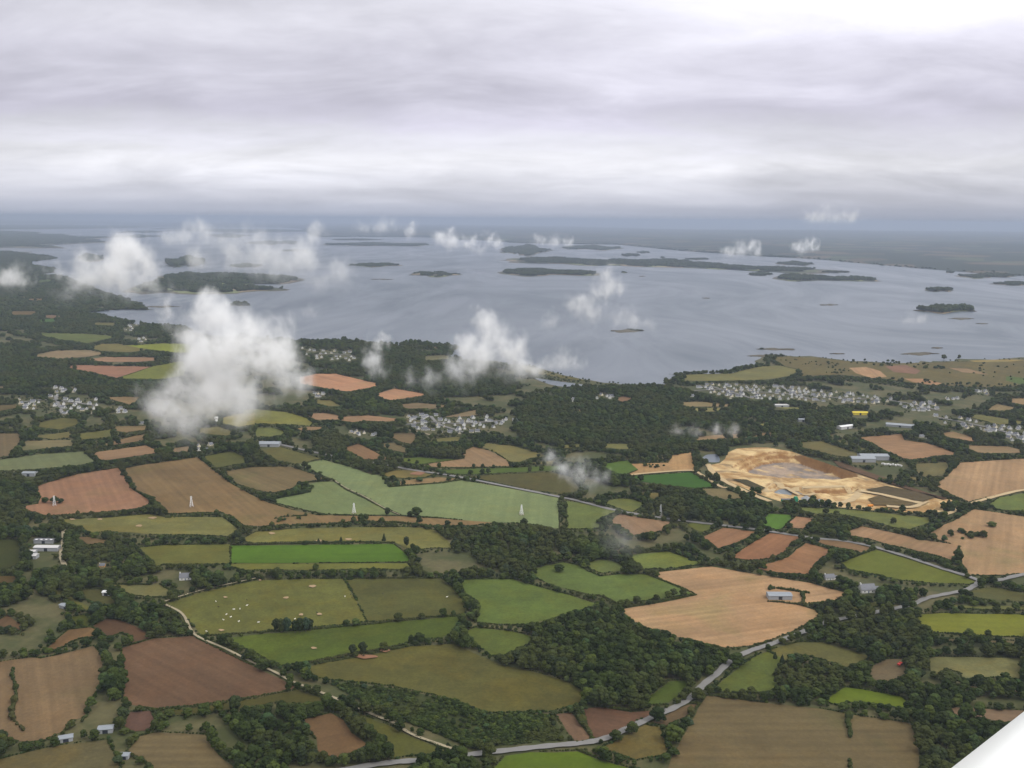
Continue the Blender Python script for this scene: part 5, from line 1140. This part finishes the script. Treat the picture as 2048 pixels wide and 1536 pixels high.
for src, L_, wd in ((cwm, COWS_W, 'white'), (cdm, COWS_D, 'dark')):
    for k, (x, y) in enumerate(L_):
        X_, Y_ = gp(x, y); o = src if k == 0 else src.copy()
        if k: COL.objects.link(o)
        fld = 'round olive pasture' if y > 1290 else 'plain olive pasture' if x > 690 else 'cow pasture'
        o.location = (X_, Y_, 1.1); o.rotation_euler = (0, 0, RNG.uniform(0, 6.28)); o.scale = (.92,)*3; tag(o, f'{wd} cow standing on the grass of the {fld}', 'cow', f'{wd} cows in the {fld}')
# ------------------------------------------------------------------ the aeroplane's own wing, low on the right
zw = ALT-1.15
def on_plane(px, py):
    d = ray(px, py); t_ = (zw-ALT)/d.z; return CAM+d*t_
a_, b_ = on_plane(2048, 1442), on_plane(1930, 1536); e_ = (b_-a_).normalized(); nrm = Vector((-e_.y, e_.x, 0))
if nrm.x < 0: nrm = -nrm
V = []; F_ = []; prof = [(0, 0), (.006, .03), (.03, .062), (.08, .09), (.18, .118), (.35, .13), (.6, .10), (.85, .045), (1, .008), (.85, -.012), (.6, -.03), (.35, -.045), (.18, -.048), (.08, -.042), (.03, -.03), (.006, -.015)]
n_ = len(prof)
stn = [(-3.2, .55), (-3.1, .75), (-2.9, .9), (-2.0, 1.05), (0, 1.2), (2.5, 1.3)]
for s_, ch_ in stn:
    for c_, h_ in prof:
        p = a_+e_*s_+nrm*(c_*ch_+.0)+Vector((0, 0, h_*ch_*(.4 if s_ < -3.15 else 1))); V.append(p[:])
for k in range(len(stn)-1): F_ += [(k*n_+i, k*n_+(i+1) % n_, (k+1)*n_+(i+1) % n_, (k+1)*n_+i) for i in range(n_)]
F_ += [tuple(range(n_)), tuple(range((len(stn)-1)*n_, len(stn)*n_))[::-1]]
r_ = empty('aircraft_wing', a_); o = mesh_obj('wing_skin', [Vector(v)-a_ for v in V], F_, simple_mat('white gelcoat', (.86, .87, .84), .02, .8, .3, .5), r_, True)
tag(r_, 'glossy white aircraft wing edge cutting across the lower right corner', 'wing')
# ------------------------------------------------------------------ low clouds
def cloud(label, cx, cy_, D, dens, blobs, seed):
    rr = random.Random(seed); B = []
    c0 = at_dist(cx, cy_, D)
    for q in blobs.split():
        dx, dy, r_ = (float(v) for v in q.split(',')); p = at_dist(cx+dx, cy_+dy, D+rr.uniform(-.5, .5)*r_*D/FPX); B.append((p-c0, r_*D/FPX*1.5))
    zmin = -c0.z+6
    V0, F0 = ico(5) if len(B) > 8 else ico(4); V = []
    for d in V0:
        d = Vector(d); best = .5
        for c_, r_ in B:
            bq = d.dot(c_); disc = bq*bq-(c_.length_squared-(.84*r_)**2)
            if disc > 0: best = max(best, bq+math.sqrt(disc))
        V.append(d*best)
    # relax spikes
    V = [Vector((v.x, v.y, max(v.z, zmin))) for v in V]
    m = bpy.data.materials.new('cloud vapour'); m.use_nodes = True; t = m.node_tree; t.nodes.clear()
    o_ = nd(t, 'ShaderNodeOutputMaterial'); vs_ = nd(t, 'ShaderNodeVolumeScatter'); t.links.new(vs_.outputs[0], o_.inputs['Volume']); vs_.inputs['Color'].default_value = (1, 1, 1, 1); vs_.inputs['Anisotropy'].default_value = .1
    tc = nd(t, 'ShaderNodeTexCoord'); P = tc.outputs['Object']; mr = sum(r_ for _, r_ in B)/len(B)
    wz = nd(t, 'ShaderNodeTexNoise'); wz.inputs['Scale'].default_value = 2.0/mr; wz.inputs['Detail'].default_value = 2; t.links.new(P, wz.inputs['Vector'])
    wv = nd(t, 'ShaderNodeVectorMath', operation='MULTIPLY_ADD'); sb = nd(t, 'ShaderNodeVectorMath', operation='SUBTRACT'); t.links.new(wz.outputs['Color'], sb.inputs[0]); sb.inputs[1].default_value = (.5,)*3
    t.links.new(sb.outputs[0], wv.inputs[0]); wv.inputs[1].default_value = (mr*.9,)*3; t.links.new(P, wv.inputs[2]); W = wv.outputs[0]
    acc = None
    for c_, r_ in B:
        ds = nd(t, 'ShaderNodeVectorMath', operation='DISTANCE'); t.links.new(W, ds.inputs[0]); ds.inputs[1].default_value = c_[:]
        k_ = tmath(t, 'MULTIPLY_ADD', ds.outputs['Value'], -1/r_, 1.0, True)
        acc = k_ if acc is None else tmath(t, 'SMOOTH_MAX', acc, k_, .3)
    zs = [c_.z for c_, _ in B]; spz = nd(t, 'ShaderNodeSeparateXYZ'); t.links.new(P, spz.inputs[0]); z0_, z1_ = min(zs)-mr*.3, max(zs)
    zf = trange(t, spz.outputs[2], z0_, z0_+(z1_-z0_)*.62, .16, 1.0)
    nz = tnoise(t, P, 1.25/mr, 8, .70, (1, 1, .75), .35)
    f_ = tmath(t, 'ADD', tmath(t, 'MULTIPLY', acc, 1.5), tmath(t, 'MULTIPLY_ADD', nz, 3.3, -2.28 if dens > .6 else -2.15))
    f_ = tmath(t, 'POWER', trange(t, f_, .0, 1.9), 1.25)
    t.links.new(tmath(t, 'MULTIPLY', f_, tmath(t, 'MULTIPLY', zf, dens*9.0/mr)), vs_.inputs['Density'])
    o = mesh_obj('cloud', V, F0, m, None, True, c0); return tag(o, label, 'cloud', 'low clouds over the bay and fields')
for k, (lb, x, y, D, de, bl) in enumerate(CLOUDS): cloud(lb, x, y, D, de, bl, k)
# ------------------------------------------------------------------ haze: the air between the aeroplane and the far shore
q = MB(); q.box(-89000, 89000, -2400, 89000, -2.0, ALT+45); hz = q.obj('haze', None)
m = bpy.data.materials.new('haze'); m.use_nodes = True; t = m.node_tree; t.nodes.clear(); o_ = nd(t, 'ShaderNodeOutputMaterial'); pv = nd(t, 'ShaderNodeVolumePrincipled'); t.links.new(pv.outputs[0], o_.inputs['Volume'])
pv.inputs['Color'].default_value = (*HAZE_COLOR, 1); pv.inputs['Density'].default_value = HAZE_DENSITY; pv.inputs['Anisotropy'].default_value = .2
hz.data.materials.append(m); tag(hz, kind='stuff')
